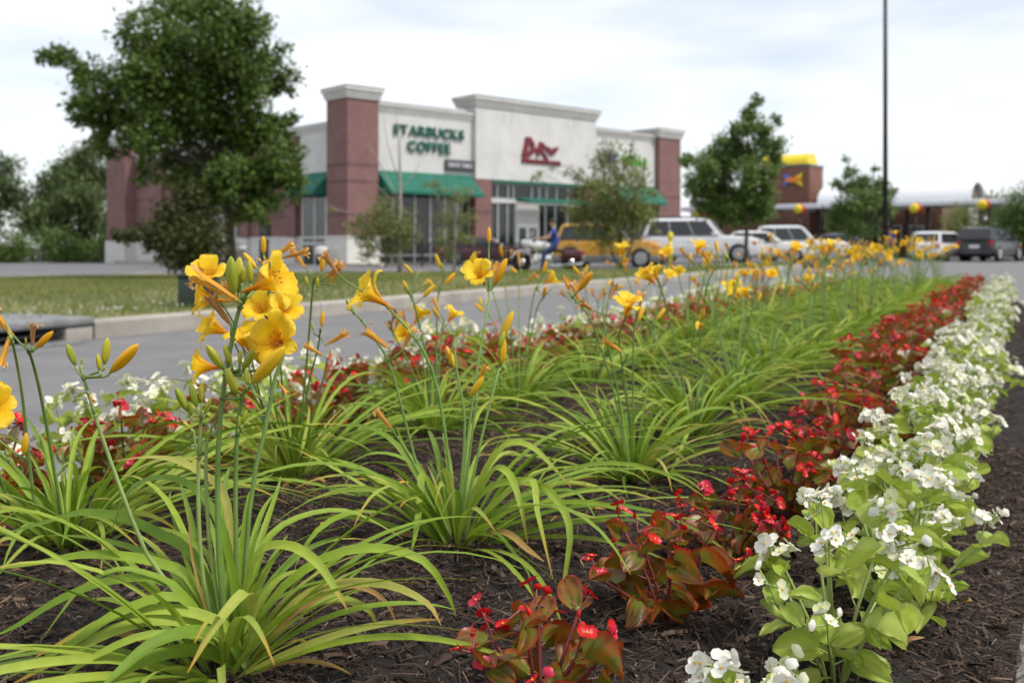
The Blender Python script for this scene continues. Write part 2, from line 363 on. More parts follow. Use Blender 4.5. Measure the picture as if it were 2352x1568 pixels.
# ================================================================ the ground
DX, DY = .454, .891                       # the way the bed and the road run
def bp(t, o, z=0.0):
    """Bed coordinates: t metres along the bed, o metres to its left."""
    return Vector((t * DX - o * DY, t * DY + o * DX, z))
def lot_z(x):
    return float(np.interp(x, [-60, -30, -8, 4, 9, 14, 40], [-.45, -.38, -.12, -.12, .10, .02, .004]))
BED_C, BED_H, BED_END = 1.05, 1.05, 12.0
def soil_z(o): return .165 + .115 * max(0.0, 1 - ((o - BED_C) / BED_H) ** 2)

ground = put('ground', new_mesh('ground', [(-3000, -3000, -1.2), (3000, -3000, -1.2), (3000, 3000, -1.2), (-3000, 3000, -1.2)], [(0, 1, 2, 3)], M['ground']))
tag(ground, kind='structure')
road = put('road', new_mesh('road', [bp(-40, 6.76), bp(150, 6.76), bp(150, -90), bp(-40, -90)], [(3, 2, 1, 0)], M['asphalt'])); tag(road, kind='structure')
apron = put('road_apron', new_mesh('road_apron', [bp(33, 6.70, -.004), bp(60, 6.70, -.004), bp(60, 9.5, -.004), bp(36, 9.2, -.004), bp(33, 7.5, -.004)], [(0, 1, 2, 3, 4)], M['asphalt'])); tag(apron, kind='structure')
# dashed white paint at the near left of the lane
for (t0, t1) in ((-3.0, 2.9), (12, 15), (24, 27)):
    o = put('road_marking', new_mesh('road_marking', [bp(t0, 4.44, .004), bp(t1, 4.44, .004), bp(t1, 4.56, .004), bp(t0, 4.56, .004)], [(0, 1, 2, 3)], M['paint_white'])); tag(o, kind='structure')

# parking lot beyond the grass
EDGE = [(-90, 25.0), (-16.2, 31.5), (.4, 34.9), (10.4, 37.2), (13.0, 40.4)]
def lot_edge(x):
    if x <= 13.0: return float(np.interp(x, [e[0] for e in EDGE], [e[1] for e in EDGE]))
    return (6.76 + DY * x) / DX
xs = sorted(set(list(np.linspace(-90, 60, 61)) + [e[0] for e in EDGE])); vv, ff = [], []
for x in xs:
    y0 = lot_edge(x)
    for k in range(6): vv.append((x, y0 + (180 - y0) * k / 5, lot_z(x)))
for i in range(len(xs) - 1):
    for k in range(5): a = i * 6 + k; ff.append((a, a + 6, a + 7, a + 1))
lot = put('parking_lot', new_mesh('parking_lot', vv, ff, M['lot_asphalt'])); tag(lot, kind='structure')
for (x, l) in ((-13.2, 4.6), (-10.0, 4.6), (-6.6, 4.6), (-3.4, 4.6)):
    y = lot_edge(x) + .9; z = lot_z(x) + .006
    o = put('parking_marking', new_mesh('parking_marking', [(x, y, z), (x + .12, y, lot_z(x + .12) + .006), (x + 2.4, y + l, lot_z(x + 2.4) + .008), (x + 2.28, y + l, lot_z(x + 2.28) + .008)], [(0, 1, 2, 3)], M['paint_white'])); tag(o, kind='structure')

# grass bank between the road kerb and the lot
def kerb_pt(t): return bp(t, 6.93)
GX = np.linspace(-40, 13, 90)
def bank_z(x, f):
    """f 0 at the kerb, 1 at the lot."""
    y_k = (6.93 + DY * x) / DX
    hump = .10 * math.exp(-((f - .22) / .25) ** 2) * (1 if x < 2 else max(0, 1 - (x - 2) / 4))
    hump *= min(1, f / .2) ** 2
    return (.142 + (lot_z(x) + .02 - .145) * (f ** 1.3)) + hump + .03 * min(1, f * 6) * noise.noise(Vector((x * .5, f * 4, 0)))
vv, ff = [], []; NK = 14
for x in GX:
    y0 = max((6.93 + DY * x) / DX, -10); y1 = max(lot_edge(x), y0 + .05)
    for k in range(NK):
        f = k / (NK - 1); vv.append((x, y0 + (y1 - y0) * f, bank_z(x, f)))
for i in range(len(GX) - 1):
    for k in range(NK - 1): a = i * NK + k; ff.append((a, a + NK, a + NK + 1, a + 1))
bank = put('grass_bank', new_mesh('grass_bank', vv, ff, M['turf'], smooth=True)); tag(bank, kind='structure')
def bank_at(x, y):
    y0 = max((6.93 + DY * x) / DX, -10); y1 = max(lot_edge(x), y0 + .05)
    return bank_z(x, min(1, max(0, (y - y0) / (y1 - y0))))

# grass blades on it: nobody could count them
n_try = 330000
gx = rng.uniform(-17, 13, n_try); gy = rng.uniform(5, 40, n_try)
y0 = (6.95 + DY * gx) / DX; y1 = np.interp(gx, [e[0] for e in EDGE], [e[1] for e in EDGE])
keep = (gy > y0 + .03) & (gy < y1 - .05) & (np.abs(gx) < .6 * gy + .5) & (rng.random(n_try) < np.clip(16 / gy, .25, 1))
gx, gy = gx[keep], gy[keep]
gz = np.array([bank_at(a, b) for a, b in zip(gx, gy)]) - .005
k = len(gx); az = rng.uniform(0, 6.283, k); lean = rng.uniform(.1, .9, k)
ydir = np.stack([np.cos(az) * lean, np.sin(az) * lean, np.ones(k)], 1)
zdir = np.stack([np.cos(az + 1.57 + rng.normal(0, .8, k)), np.sin(az + 1.57), np.zeros(k)], 1)
patch = np.array([noise.noise(Vector((a * .55, b * .35, 3))) for a, b in zip(gx, gy)])
h = rng.uniform(.035, .085, k) * (1 + .5 * patch)
S = np.stack([rng.uniform(.006, .012, k), h, h], 1)
bulk('grass', [(-.5, 0, 0), (.5, 0, 0), (.22, 1, .1), (-.22, 1, .1)], [(0, 1, 2, 3)], frames(np.stack([gx, gy, gz], 1), ydir, zdir, S), M['grass_blade'], tint=np.clip(.45 + .45 * patch + rng.normal(0, .16, k), 0, .99), kind='stuff')
# clover heads near the kerb
tt = rng.uniform(4.6, 11, 60); oo = 6.93 + np.abs(rng.normal(.18, .3, 60)) + .05
cp = np.array([bp(a, b) for a, b in zip(tt, oo)]); cp[:, 2] = [bank_at(p[0], p[1]) + .06 for p in cp]
bulk('clover_heads', [(-.5, -.5, 0), (.5, -.5, 0), (.5, .5, 0), (-.5, .5, 0), (-.35, -.35, .8), (.35, -.35, .8), (.35, .35, .8), (-.35, .35, .8)], [(0, 1, 5, 4), (1, 2, 6, 5), (2, 3, 7, 6), (3, 0, 4, 7), (4, 5, 6, 7)],
     frames(cp, np.tile([1., 0, 0], (60, 1)), np.tile([0, 0, 1.], (60, 1)), rng.uniform(.010, .020, 60)), M['clover'], kind='stuff')

# kerbs: each cast length is a piece of its own
def kerb_piece(parent, path, w, z0, z1, m, name='kerb_stone'):
    """path: list of (point, outward unit normal) along the inner face."""
    b = MB(); n = len(path); prof = [(0, z0), (0, z1 - .02), (.02, z1), (w - .012, z1), (w, z1 - .012), (w, z0)]
    vs_ = []
    for p, nn in path: vs_ += [(p.x + nn.x * q, p.y + nn.y * q, z) for q, z in prof]
    m_ = len(prof); fs = [(i * m_ + j, (i + 1) * m_ + j, (i + 1) * m_ + (j + 1) % m_, i * m_ + (j + 1) % m_) for i in range(n - 1) for j in range(m_)]
    fs += [tuple(range(m_)), tuple(reversed(range((n - 1) * m_, n * m_)))]
    b.add(vs_, fs); return b.build(name, [m], parent)
NL = Vector((-DY, DX, 0)); DV = Vector((DX, DY, 0))
kerb = tag(empty('kerb'), kind='structure')
cuts = [-8, -5, -2, 1.2, 3.2]; cuts2 = [5.72, 8.7, 11.7, 14.7, 17.7, 20.7, 23.7, 26.7, 29.7, 32.7, 35.5]
for c in (cuts, cuts2):
    for a, b in zip(c[:-1], c[1:]):
        kerb_piece(kerb, [(bp(a + .006, 6.76), NL), (bp(b - .006, 6.76), NL)], .17, -.05, .15, M['kerb_far'])
# its end bends round into the lot
arc = []; c0 = bp(35.5, 6.76 + 3.0)
for k in range(7):
    a = k / 6 * R(80); q = c0 - NL * 3.0 * math.cos(a) + DV * 3.0 * math.sin(a); arc.append((q, (c0 - q).normalized()))
kerb_piece(kerb, arc, .17, -.05, .15, M['kerb_far'])
# low concrete edging where the grass meets the lot
edging = tag(empty('lot_edging'), kind='structure')
for (x0, x1) in [(-22 + 3.2 * i, -22 + 3.2 * i + 3.18) for i in range(10)]:
    p0, p1 = Vector((x0, lot_edge(x0), 0)), Vector((x1, lot_edge(x1), 0)); nn = Vector((-(p1 - p0).y, (p1 - p0).x, 0)).normalized()
    kerb_piece(edging, [(p0, nn), (p1, nn)], .16, lot_z(x0) - .1, lot_z((x0 + x1) / 2) + .06, M['kerb_far'])

# storm drain let into the kerb
dr = empty('storm_drain', bp(4.45, 6.76), math.atan2(DY, DX), 'grey concrete kerb inlet of a storm drain at the edge of the grass', 'storm drain')
MB().box((-1.24, -.02, .115), (1.26, .95, .185), bev=.02).build('top_slab', [M['drain_metal']], dr)
for x0, x1 in ((-1.24, -1.02), (1.0, 1.26)): MB().box((x0, .0, -.05), (x1, .9, .112), bev=.012).build('side_block', [M['kerb_far']], dr)
MB().box((-1.01, .35, -.06), (.99, .9, .11)).build('throat', [M['throat_shade']], dr)  # near-black block paints the shade inside the inlet opening
MB().box((-1.01, -.25, .004), (.99, .34, .010)).build('apron', [M['drain_metal']], dr)
MB().tube([(-1.0, .02, .06), (.98, .02, .06)], .012, 8).build('guard_bar', [M['dark_steel']], dr)

# ---------------------------------------------------------------- the flower bed: kerb, soil, mulch
bk = tag(empty('bed_kerb'), kind='structure')
def kerb_o(t): return float(np.interp(t, [-3, 1.55, 2.0, 3, 10, 12], [.03, .014, -.010, -.09, -.09, .02]))
for a in np.arange(-3, 12, 1.5):
    kerb_piece(bk, [(bp(q, kerb_o(q)), -NL) for q in (a + .004, a + .5, a + 1.0, a + 1.496)], .16, -.05, .178, M['concrete'])
    kerb_piece(bk, [(bp(a + .004, 2.08), NL), (bp(a + 1.496, 2.08), NL)], .16, -.05, .155, M['concrete'])
c0 = bp(BED_END, BED_C)
for k in range(4):
    arc = []
    for j in range(5):
        a = (k + j / 4) / 4 * math.pi; q = -NL * math.cos(a) + DV * math.sin(a); arc.append((c0 + q * 1.03, q))
    kerb_piece(bk, arc, .16, -.05, .155, M['concrete'])
vv, ff = [], []; ts = np.concatenate([np.arange(-1.5, 4, .05), np.arange(4, 13.05, .15)]); NO = 44
for t in ts:
    hw = 1.035 if t < BED_END else math.sqrt(max(1e-4, 1.035 ** 2 - (t - BED_END) ** 2))
    for k in range(NO):
        o = BED_C + hw * (2 * k / (NO - 1) - 1)
        if t < BED_END and k < 3: o = kerb_o(t) - .01 + (o - (BED_C - hw)) * (1 if k else 0)
        z = soil_z(BED_C + (o - BED_C)) + .012 * noise.noise(Vector((t * 5, o * 5, 1))) + .007 * noise.noise(Vector((t * 17, o * 17, 4)))
        if t > BED_END: z = .16 + (z - .16) * max(.0, 1 - (t - BED_END) / 1.05)
        p = bp(t, o, z); vv.append(p)
for i in range(len(ts) - 1):
    for k in range(NO - 1): a = i * NO + k; ff.append((a, a + 1, a + NO + 1, a + NO))
soil = put('soil', new_mesh('soil', vv, ff, M['soil'], smooth=True)); tag(soil, kind='structure')
# shredded bark mulch: loose slivers
def mulch(nm, n, t0, t1, l0, l1, power):
    t = t0 + (t1 - t0) * rng.random(n) ** power; o = np.array([random.uniform(kerb_o(a) - .045 * random.random() ** 2, 2.09) for a in t])
    pos = np.array([bp(a, b, soil_z(b)) for a, b in zip(t, o)])
    pos[:, 2] += np.array([.012 * noise.noise(Vector((a * 5, b * 5, 1))) + .007 * noise.noise(Vector((a * 17, b * 17, 4))) for a, b in zip(t, o)]) + rng.uniform(-.002, .008, n)
    az = rng.uniform(0, 6.283, n); pit = rng.normal(0, .28, n)
    yd = np.stack([np.cos(az) * np.cos(pit), np.sin(az) * np.cos(pit), np.sin(pit)], 1)
    zd = np.stack([rng.normal(0, .5, n), rng.normal(0, .5, n), np.ones(n)], 1)
    L = l0 + (l1 - l0) * rng.random(n) ** 2.2; w = rng.uniform(.0011, .0030, n) * (1 + 1.6 * (rng.random(n) < .09))
    tv = [(-.5, -.5, 0), (.5, -.42, 0), (.05, -.5, .8), (-.5, .02, .25), (.5, 0, .25), (.0, 0, 1.15), (-.3, .46, 0), (.42, .5, 0), (.1, .5, .6)]
    tq = [(0, 3, 5, 2), (2, 5, 4, 1), (3, 6, 8, 5), (5, 8, 7, 4)]
    return bulk(nm, tv, tq, frames(pos, yd, zd, np.stack([w, L, w * .75], 1)), M['mulch'], kind='stuff')
mulch('mulch', 90000, .55, 3.2, .007, .042, 1.0)
mulch('mulch_far', 26000, 3.2, 12.0, .02, .07, .9)
# pale wood splinters and dropped, dried bits
mul = rng.random(40)

# ================================================================ the shop building
ang = math.atan2(.669, .743); zb = -.12
shop = empty('retail_building', (-7.93, 48.0, 0), ang, 'single storey brick and white stucco retail building with green awnings', 'building')
def part(nm, a, b, m, parent=shop, bev=0.0): return MB().box(a, b, bev=bev).build(nm, [M[m]], parent)
def cornice(nm, x0, x1, y0, y1, z0, z1, out, m='trim', parent=shop):
    """A stepped cap all round a box, widening upwards."""
    b = MB(); h = z1 - z0
    for (k0, k1, e) in ((0, .28, .35), (.28, .62, .62), (.62, .92, 1.0)):
        b.box((x0 - out * e, y0 - out * e, z0 + h * k0), (x1 + out * e, y1 + out * e, z0 + h * k1))
    o = b.build(nm, [M[m]], parent)
    MB().box((x0 - out * 1.06, y0 - out * 1.06, z0 + h * .92 + .002), (x1 + out * 1.06, y1 + out * 1.06, z1)).build('coping', [M['coping']], parent)
    return o
part('brick_block', (.42, .9, -.6), (25.2, 30.5, 6.55), 'brick')
# near corner tower
part('tower_wall', (0, 0, -.6), (1.8, 1.9, 8.03), 'brick')
cornice('tower_cap', 0, 1.8, 0, 1.9, 8.0, 8.58, .22)
part('tower_base', (-.07, -.07, -.6), (1.87, 1.97, 1.2), 'stone'); part('tower_base_cap', (-.1, -.1, 1.2), (1.9, 2.0, 1.32), 'trim')
for z in (2.3, 3.9, 4.7): part('brick_band', (-.012, -.012, z), (1.812, 1.912, z + .15), 'brick_dark')
# far right tower
part('tower_wall', (23.35, .0, -.6), (25.5, 1.9, 7.8), 'brick'); cornice('tower_cap', 23.35, 25.5, 0, 1.9, 7.78, 8.36, .22)
part('tower_base', (23.28, -.07, -.6), (25.57, 1.97, 1.2), 'stone')
for z in (2.3, 3.9): part('brick_band', (23.338, -.012, z), (25.512, 1.912, z + .15), 'brick_dark')
# stucco fronts
part('stucco_wall', (1.81, .35, 4.5), (8.1, .89, 7.62), 'stucco'); cornice('cornice', 1.9, 8.0, .38, 1.2, 7.52, 8.02, .2)
part('stucco_wall', (8.11, .05, 4.45), (17.5, .885, 8.4), 'stucco'); cornice('cornice', 8.11, 17.5, .05, 1.6, 8.36, 8.92, .24)
part('stucco_wall', (17.51, .35, 4.5), (23.34, .88, 7.6), 'stucco'); cornice('cornice', 17.75, 23.3, .38, 1.2, 7.5, 7.98, .2)
for x in (10.1, 10.7, 15.1, 15.6): part('stucco_reveal', (x, .035, 7.55), (x + .05, .049, 8.34), 'trim')
for x in (5.1, 5.6): part('stucco_reveal', (x, .335, 7.0), (x + .05, .349, 7.5), 'trim')
# brick piers between the shopfronts
for x0, x1 in ((8.05, 9.2), (16.6, 17.6)):
    part('brick_pier', (x0, .02, -.6), (x1, .86, 4.44), 'brick'); part('pier_base', (x0 - .04, -.03, -.6), (x1 + .04, .8, .9), 'stone')
    part('brick_band', (x0 - .008, .008, 2.6), (x1 + .008, .5, 2.74), 'brick_dark')
# shopfront glazing: every pane and mullion
def shopfront(x0, x1, z0, z1, y, xs_, zs_):
    ex = [x0] + xs_ + [x1]; ez = [z0] + zs_ + [z1]
    for i in range(len(ex) - 1):
        for j in range(len(ez) - 1):
            part('window_pane', (ex[i] + .03, y + .03, ez[j] + .03), (ex[i + 1] - .03, y + .05, ez[j + 1] - .03), 'glass')
    for x in ex: part('mullion', (x - .045, y - .03, z0), (x + .045, y + .06, z1), 'alu')
    for z in ez: part('transom', (x0 - .04, y - .022, z - .045), (x1 + .04, y + .052, z + .045), 'alu')
shopfront(2.05, 8.0, -.1, 3.55, .55, [3.0, 4.4, 5.4, 6.35, 7.2], [.35])
shopfront(9.25, 16.55, 3.45, 4.3, .5, [10.0, 10.8, 11.2, 12.6, 13.2, 13.8, 14.6, 15.5], [])
shopfront(9.25, 11.35, -.1, 3.2, .5, [10.05, 10.75], [.4])
shopfront(13.15, 16.55, -.1, 3.2, .5, [13.7, 14.5, 15.5], [.4])
part('window_head', (9.25, .42, 3.22), (16.55, .86, 3.4), 'stucco'); part('window_head', (2.05, .45, 3.6), (8.03, .86, 4.49), 'stucco')
part('trim_band', (9.2, -.02, 4.3), (17.5, .045, 4.44), 'awning')
# double door with a white panel over it
door = part('door', (11.42, .42, -.1), (13.08, .52, 2.12), 'door_white')
for x0, x1 in ((11.58, 12.12), (12.38, 12.92)): part('door_pane', (x0, .405, .35), (x1, .417, 1.85), 'glass', door)
for x in (12.19, 12.31): MB().tube([(x, .34, .8), (x, .34, 1.25)], .02, 6).build('door_handle', [M['dark_steel']], door)
part('door_panel', (11.42, .44, 2.14), (13.08, .53, 3.18), 'stucco')
shopfront(17.7, 23.3, -.1, 3.5, .6, [18.8, 19.9, 21.0, 22.1], [.4])
part('window_head', (17.7, .5, 3.55), (23.3, .85, 4.49), 'stucco')
# awnings
def awning_front(x0, x1, z0, z1, y, out):
    MB().prism([(y, z1), (y - out, z0), (y - out, z0 - .14), (y, z0 - .14)], x0, x1, plane='YZ').build('awning', [M['awning']], shop)
def awning_side(y0, y1, z0, z1, x, out):
    MB().prism([(x, z1), (x - out, z0), (x - out, z0 - .14), (x, z0 - .14)], y0, y1).build('awning', [M['awning']], shop)
awning_front(1.95, 8.0, 3.55, 4.6, .34, 1.15); awning_front(17.75, 23.2, 3.55, 4.6, .34, 1.15)
MB().prism([(.04, 3.52), (-1.0, 3.32), (-1.0, 3.18), (.04, 3.30)], 11.0, 16.4, plane='YZ').build('awning', [M['awning']], shop)
# the left side wall
part('side_parapet', (.44, 1.91, 6.56), (.8, 30.4, 6.75), 'stucco'); cornice('side_cornice', .42, .8, 1.95, 27.4, 6.6, 7.05, .16)
part('side_base', (.34, 1.98, -.8), (.419, 27.4, 1.2), 'stone'); part('side_base_cap', (.31, 1.98, 1.2), (.418, 27.4, 1.31), 'trim')
part('stucco_panel', (.36, 2.3, 4.55), (.417, 5.1, 6.58), 'stucco'); awning_side(2.25, 5.15, 3.5, 4.55, .415, 1.0)
for y in (2.45, 3.55, 4.75): part('mullion', (.30, y - .05, -.3), (.43, y + .05, 3.5), 'alu')
for y0_, y1_ in ((2.5, 3.5), (3.6, 4.7)): part('window_pane', (.325, y0_, -.2), (.335, y1_, 3.45), 'glass')
part('transom', (.31, 2.4, .9), (.42, 4.8, 1.0), 'alu')
part('stucco_panel', (.36, 12.0, 4.55), (.417, 17.2, 6.58), 'stucco'); awning_side(12.0, 17.2, 3.5, 4.55, .415, 1.0)
for y in (12.3, 13.8, 15.4, 16.9): part('mullion', (.30, y - .05, -.3), (.43, y + .05, 3.5), 'alu')
for y0_, y1_ in ((12.35, 13.75), (13.85, 15.35), (15.45, 16.85)): part('window_pane', (.325, y0_, .0), (.335, y1_, 3.45), 'glass')
for y in (5.3, 10.6, 17.6, 22.5): part('brick_pilaster', (.16, y, -.7), (.43, y + .75, 6.57), 'brick'); part('pilaster_base', (.1, y - .05, -.7), (.41, y + .8, 1.25), 'stone')
for z in (2.3, 3.9): part('brick_band', (.408, 5.4, z), (.421, 27.4, z + .15), 'brick_dark')
part('service_door', (.33, 8.4, -.3), (.416, 9.5, 2.0), 'dark_steel')
part('tower_wall', (-.3, 27.4, -.9), (2.2, 30.9, 7.75), 'brick'); cornice('tower_cap', -.3, 2.2, 27.4, 30.9, 7.72, 8.28, .22)
part('tower_base', (-.37, 27.33, -.9), (2.27, 30.97, 1.2), 'stone')
part('entrance_walk', (-.6, -3.6, -.35), (24.5, -.08, -.02), 'kerb_far'); part('side_walk', (-1.6, -.05, -.5), (-.1, 26, -.12), 'kerb_far')

def text_meshes(txt, size, ext, bold=0.0, shear=0.0):
    """Each letter as its own mesh with its x offset."""
    out = []; x = 0.0
    for ch in txt:
        if ch == ' ': x += size * .36; continue
        cu = bpy.data.curves.new('letter', 'FONT'); cu.body = ch; cu.size = size; cu.extrude = ext; cu.offset = bold; cu.shear = shear
        ob = bpy.data.objects.new('letter', cu); col.objects.link(ob)
        me = bpy.data.meshes.new_from_object(ob.evaluated_get(bpy.context.evaluated_depsgraph_get()))
        bpy.data.objects.remove(ob); xs_ = [v.co.x for v in me.vertices]; w = max(xs_) - min(xs_)
        for v in me.vertices: v.co.x -= min(xs_)
        out.append((me, x)); x += w + size * .10
    return out, x
WALL = Matrix.Translation((-7.93, 48.0, 0)) @ Matrix.Rotation(ang, 4, 'Z')
def wall_thing(nm, x, y, z, label, cat):
    o = empty(nm, WALL @ Vector((x, y, z)), ang, label, cat); return o
def letters(parent, txt, width, height, x, y, z, m, bold=0.0, ext=.05, shear=0.0):
    ls, w = text_meshes(txt, 1.0, .5, bold, shear); w -= .10
    for me, lx in ls:
        me.materials.clear(); me.materials.append(M[m])
        M4 = Matrix.Translation((x, y, z)) @ Matrix.Rotation(R(90), 4, 'X') @ Matrix.Diagonal((width / w, height / .73, ext * 2, 1)) @ Matrix.Translation((lx, 0, 0))
        put('letter', me, parent, M4)
sg = wall_thing('shop_sign', 2.9, .33, 6.7, 'green channel letters of the coffee shop on white stucco by the brick tower', 'sign')
letters(sg, 'STARBUCKS', 4.55, .52, 0, -.06, -.22, 'sign_green', .018, .06)
letters(sg, 'COFFEE', 2.8, .52, .85, -.06, -1.0, 'sign_green', .018, .06)
sg = wall_thing('drive_through_sign', 6.18, .33, 5.1, 'small dark grey box sign with white letters above the green awning', 'sign')
MB().box((0, -.14, -.29), (1.9, 0, .29), bev=.03).build('sign_box', [M['sign_grey']], sg); letters(sg, 'DRIVE THRU', 1.55, .2, .2, -.145, -.1, 'sign_white', .01, .006)
# red script sign: slanted strokes over a bar, too blurred in the photograph to read
sg = wall_thing('script_sign', 11.4, .04, 5.6, 'dark red script letters over a red bar on the white centre wall', 'sign')
def stroke(pts, w, m, parent, y=-.1, nm='letter', d=.1):
    for i in range(1): pass
    b = MB(); p = [Vector((q[0], 0, q[1])) for q in pts]; L, Rr = [], []
    for i, q in enumerate(p):
        t = (p[min(i + 1, len(p) - 1)] - p[max(i - 1, 0)]).normalized(); n_ = Vector((-t.z, 0, t.x)) * (w[i] if hasattr(w, '__len__') else w) / 2
        L.append(q + n_); Rr.append(q - n_)
    b.prism([(q.x, q.z) for q in L] + [(q.x, q.z) for q in reversed(Rr)], y, y + d); return b.build(nm, [M[m]], parent)
stroke([(.12, .2), (.32, .75), (.42, 1.22)], .30, 'sign_red', sg); stroke([(.3, 1.18), (.62, 1.22), (.86, .92), (.72, .5), (.2, .26)], .3, 'sign_red', sg, -.101)
stroke([(.9, .62), (1.22, .72)], .2, 'sign_red', sg); stroke([(1.2, .3), (1.36, .8), (1.45, 1.08)], .2, 'sign_red', sg); stroke([(1.36, 1.06), (1.66, 1.0), (1.72, .78), (1.42, .66)], .18, 'sign_red', sg, -.101); stroke([(1.5, .64), (1.75, .4), (2.0, .12)], .17, 'sign_red', sg, -.102)
stroke([(1.8, .9), (2.1, .72), (2.4, .5)], [.1, .32, .2], 'sign_red', sg); stroke([(2.3, .5), (2.55, .72), (2.85, .92)], [.2, .34, .08], 'sign_red', sg, -.101)
for i in range(9): MB().box((.0 + i * .345, -.09, -.12), (.0 + i * .345 + .3, 0, .12), bev=.02).build('letter', [M['sign_red']], sg)
sg = wall_thing('green_sign', 18.7, .33, 5.9, 'bright green and purple letters half hidden behind the willowy tree', 'sign')
stroke([(.05, .0), (.2, .62)], .2, 'sign_purple', sg); stroke([(.2, .6), (.45, .3), (.3, .02)], .18, 'sign_purple', sg, -.101); stroke([(.7, .0), (.75, .6), (1.05, .5)], .2, 'sign_purple', sg)
stroke([(1.4, .55), (1.6, .1), (1.8, .5)], .2, 'sign_lime', sg); stroke([(2.0, .0), (2.15, .62)], .22, 'sign_lime', sg); stroke([(2.2, .3), (2.5, .55)], .2, 'sign_lime', sg); stroke([(2.2, .28), (2.55, .0)], .2, 'sign_lime', sg, -.101); stroke([(2.8, .0), (3.0, .45), (3.25, .02)], .2, 'sign_lime', sg); stroke([(3.5, -.1), (3.7, .35)], .2, 'sign_lime', sg)

# black railing round the pavement seats
fen = empty('metal_fence', (*(WALL @ Vector((-1.94, -6.0, 0)))[:2], -.13), ang, 'black metal picket fence in front of the coffee shop windows', 'fence')
for z in (.15, 1.02): MB().box((0, -.02, z), (7.7, .02, z + .04)).build('rail', [M['black_iron']], fen)
pick = MB().box((-.014, -.014, .06), (.014, .014, 1.12)).mesh('picket', [M['black_iron']])
for i in range(77): put('picket', pick, fen, Matrix.Translation((.06 + i * .0995, 0, 0)))
for x in (0, 1.93, 3.85, 5.78, 7.7): MB().box((x - .03, -.03, -.1), (x + .03, .03, 1.18)).build('post', [M['black_iron']], fen)
# rubbish bin by the tower
bn = empty('rubbish_bin', WALL @ Vector((-.9, .9, -.13)), ang, 'white topped rubbish bin with dark barrel beside the brick tower', 'bin')
MB().lathe([(.26, 0), (.29, .05), (.29, .5), (.26, .52)], 14).build('barrel', [M['dark_steel']], bn); MB().lathe([(.29, .52), (.30, .56), (.30, .86), (.24, .92), (.05, .95)], 14).build('hood', [M['trim']], bn)

# ================================================================ drive-in restaurant at the right
di = empty('drive_in_restaurant', (21.6, 78.0, 0), R(-38), 'brown brick drive-in restaurant with a yellow barrel topped tower', 'building')
def dpart(nm, a, b, m, parent=di, bev=0.0): return MB().box(a, b, bev=bev).build(nm, [M[m]], parent)
dpart('tower_wall', (-1.9, -.9, -.3), (2.1, 1.9, 6.95), 'brick_brown'); dpart('tower_coping', (-1.96, -.96, 6.95), (2.16, 1.96, 7.12), 'coping')
b = MB(); pr = [(.0 - 1.0 * math.cos(k / 12 * math.pi), 7.13 + .85 * math.sin(k / 12 * math.pi)) for k in range(13)]
b.prism(pr, -1.7, 2.0, plane='YZ'); yb = b.build('barrel_top', [M['yellow_metal']], di)
for i in range(9):
    x = -1.5 + i * .39; pr2 = [(p[0] * 1.015, 7.13 + (p[1] - 7.13) * 1.03) for p in pr]; MB().prism(pr2, x, x + .05, plane='YZ').build('seam', [M['yellow_metal']], yb)
dpart('main_wall', (-9.5, 1.95, -.3), (11, 9, 4.2), 'brick_brown'); dpart('parapet', (-9.6, 1.92, 4.2), (11.1, 9.1, 4.75), 'white_metal')
dpart('front_wall', (-5.5, -.5, -.3), (-1.92, 1.9, 3.4), 'brick_brown'); dpart('front_wall', (2.12, .0, -.3), (4.6, 1.9, 4.4), 'brick_brown')
for x in (5.2, 6.8, 8.4): 
    w = dpart('window', (x, 1.86, .8), (x + 1.3, 1.94, 2.4), 'alu'); dpart('pane', (x + .08, 1.84, .88), (x + 1.22, 1.855, 2.32), 'glass', w)
em = empty('emblem_sign', di.matrix_basis @ Vector((.75, -.97, 5.95)), R(-38), 'yellow, orange and blue bow tie emblem on the brown brick tower', 'sign')
MB().prism([(-.1, .0), (.85, .52), (.72, .0), (.85, -.52)], -.14, -.02).build('yellow_panel', [M['yellow_metal']], em)
MB().prism([(-.62, .0), (-.1, .22), (.8, .14), (.74, 0), (.8, -.14), (-.1, -.22)], -.18, -.145).build('orange_streak', [M['orange_sign']], em)
MB().prism([(-.75, .42), (-.28, .42), (.02, .16), (-.45, .08)], -.16, -.02).build('blue_panel', [M['blue_sign']], em); MB().prism([(-.75, -.42), (-.45, -.42), (-.28, -.14), (-.5, -.06)], -.16, -.02).build('blue_panel', [M['blue_sign']], em)
# white vaulted roof with an open brown end
va = empty('vaulted_roof', (26.6, 73.5, 3.7), R(-42), 'white barrel vaulted roof with a brown arched end above the canopy', 'roof')
def ring(r, n=16): return [(-r * math.cos(k / n * math.pi), r * 1.0 * math.sin(k / n * math.pi)) for k in range(n + 1)]
b = MB(); o_, i_ = ring(1.62), ring(1.5); b.prism(o_ + list(reversed(i_)), -3.6, 7.4, plane='YZ'); b.build('vault', [M['white_metal']], va)
MB().prism(ring(1.495), 7.0, 7.1, plane='YZ').build('arch_panel', [M['vault_inside']], va)
for y in (-1.5, 1.5):
    for x in (-3.2, 1.9, 7.0): MB().box((x, y - .09, -3.8), (x + .18, y + .09, .02)).build('post', [M['dark_steel']], va)
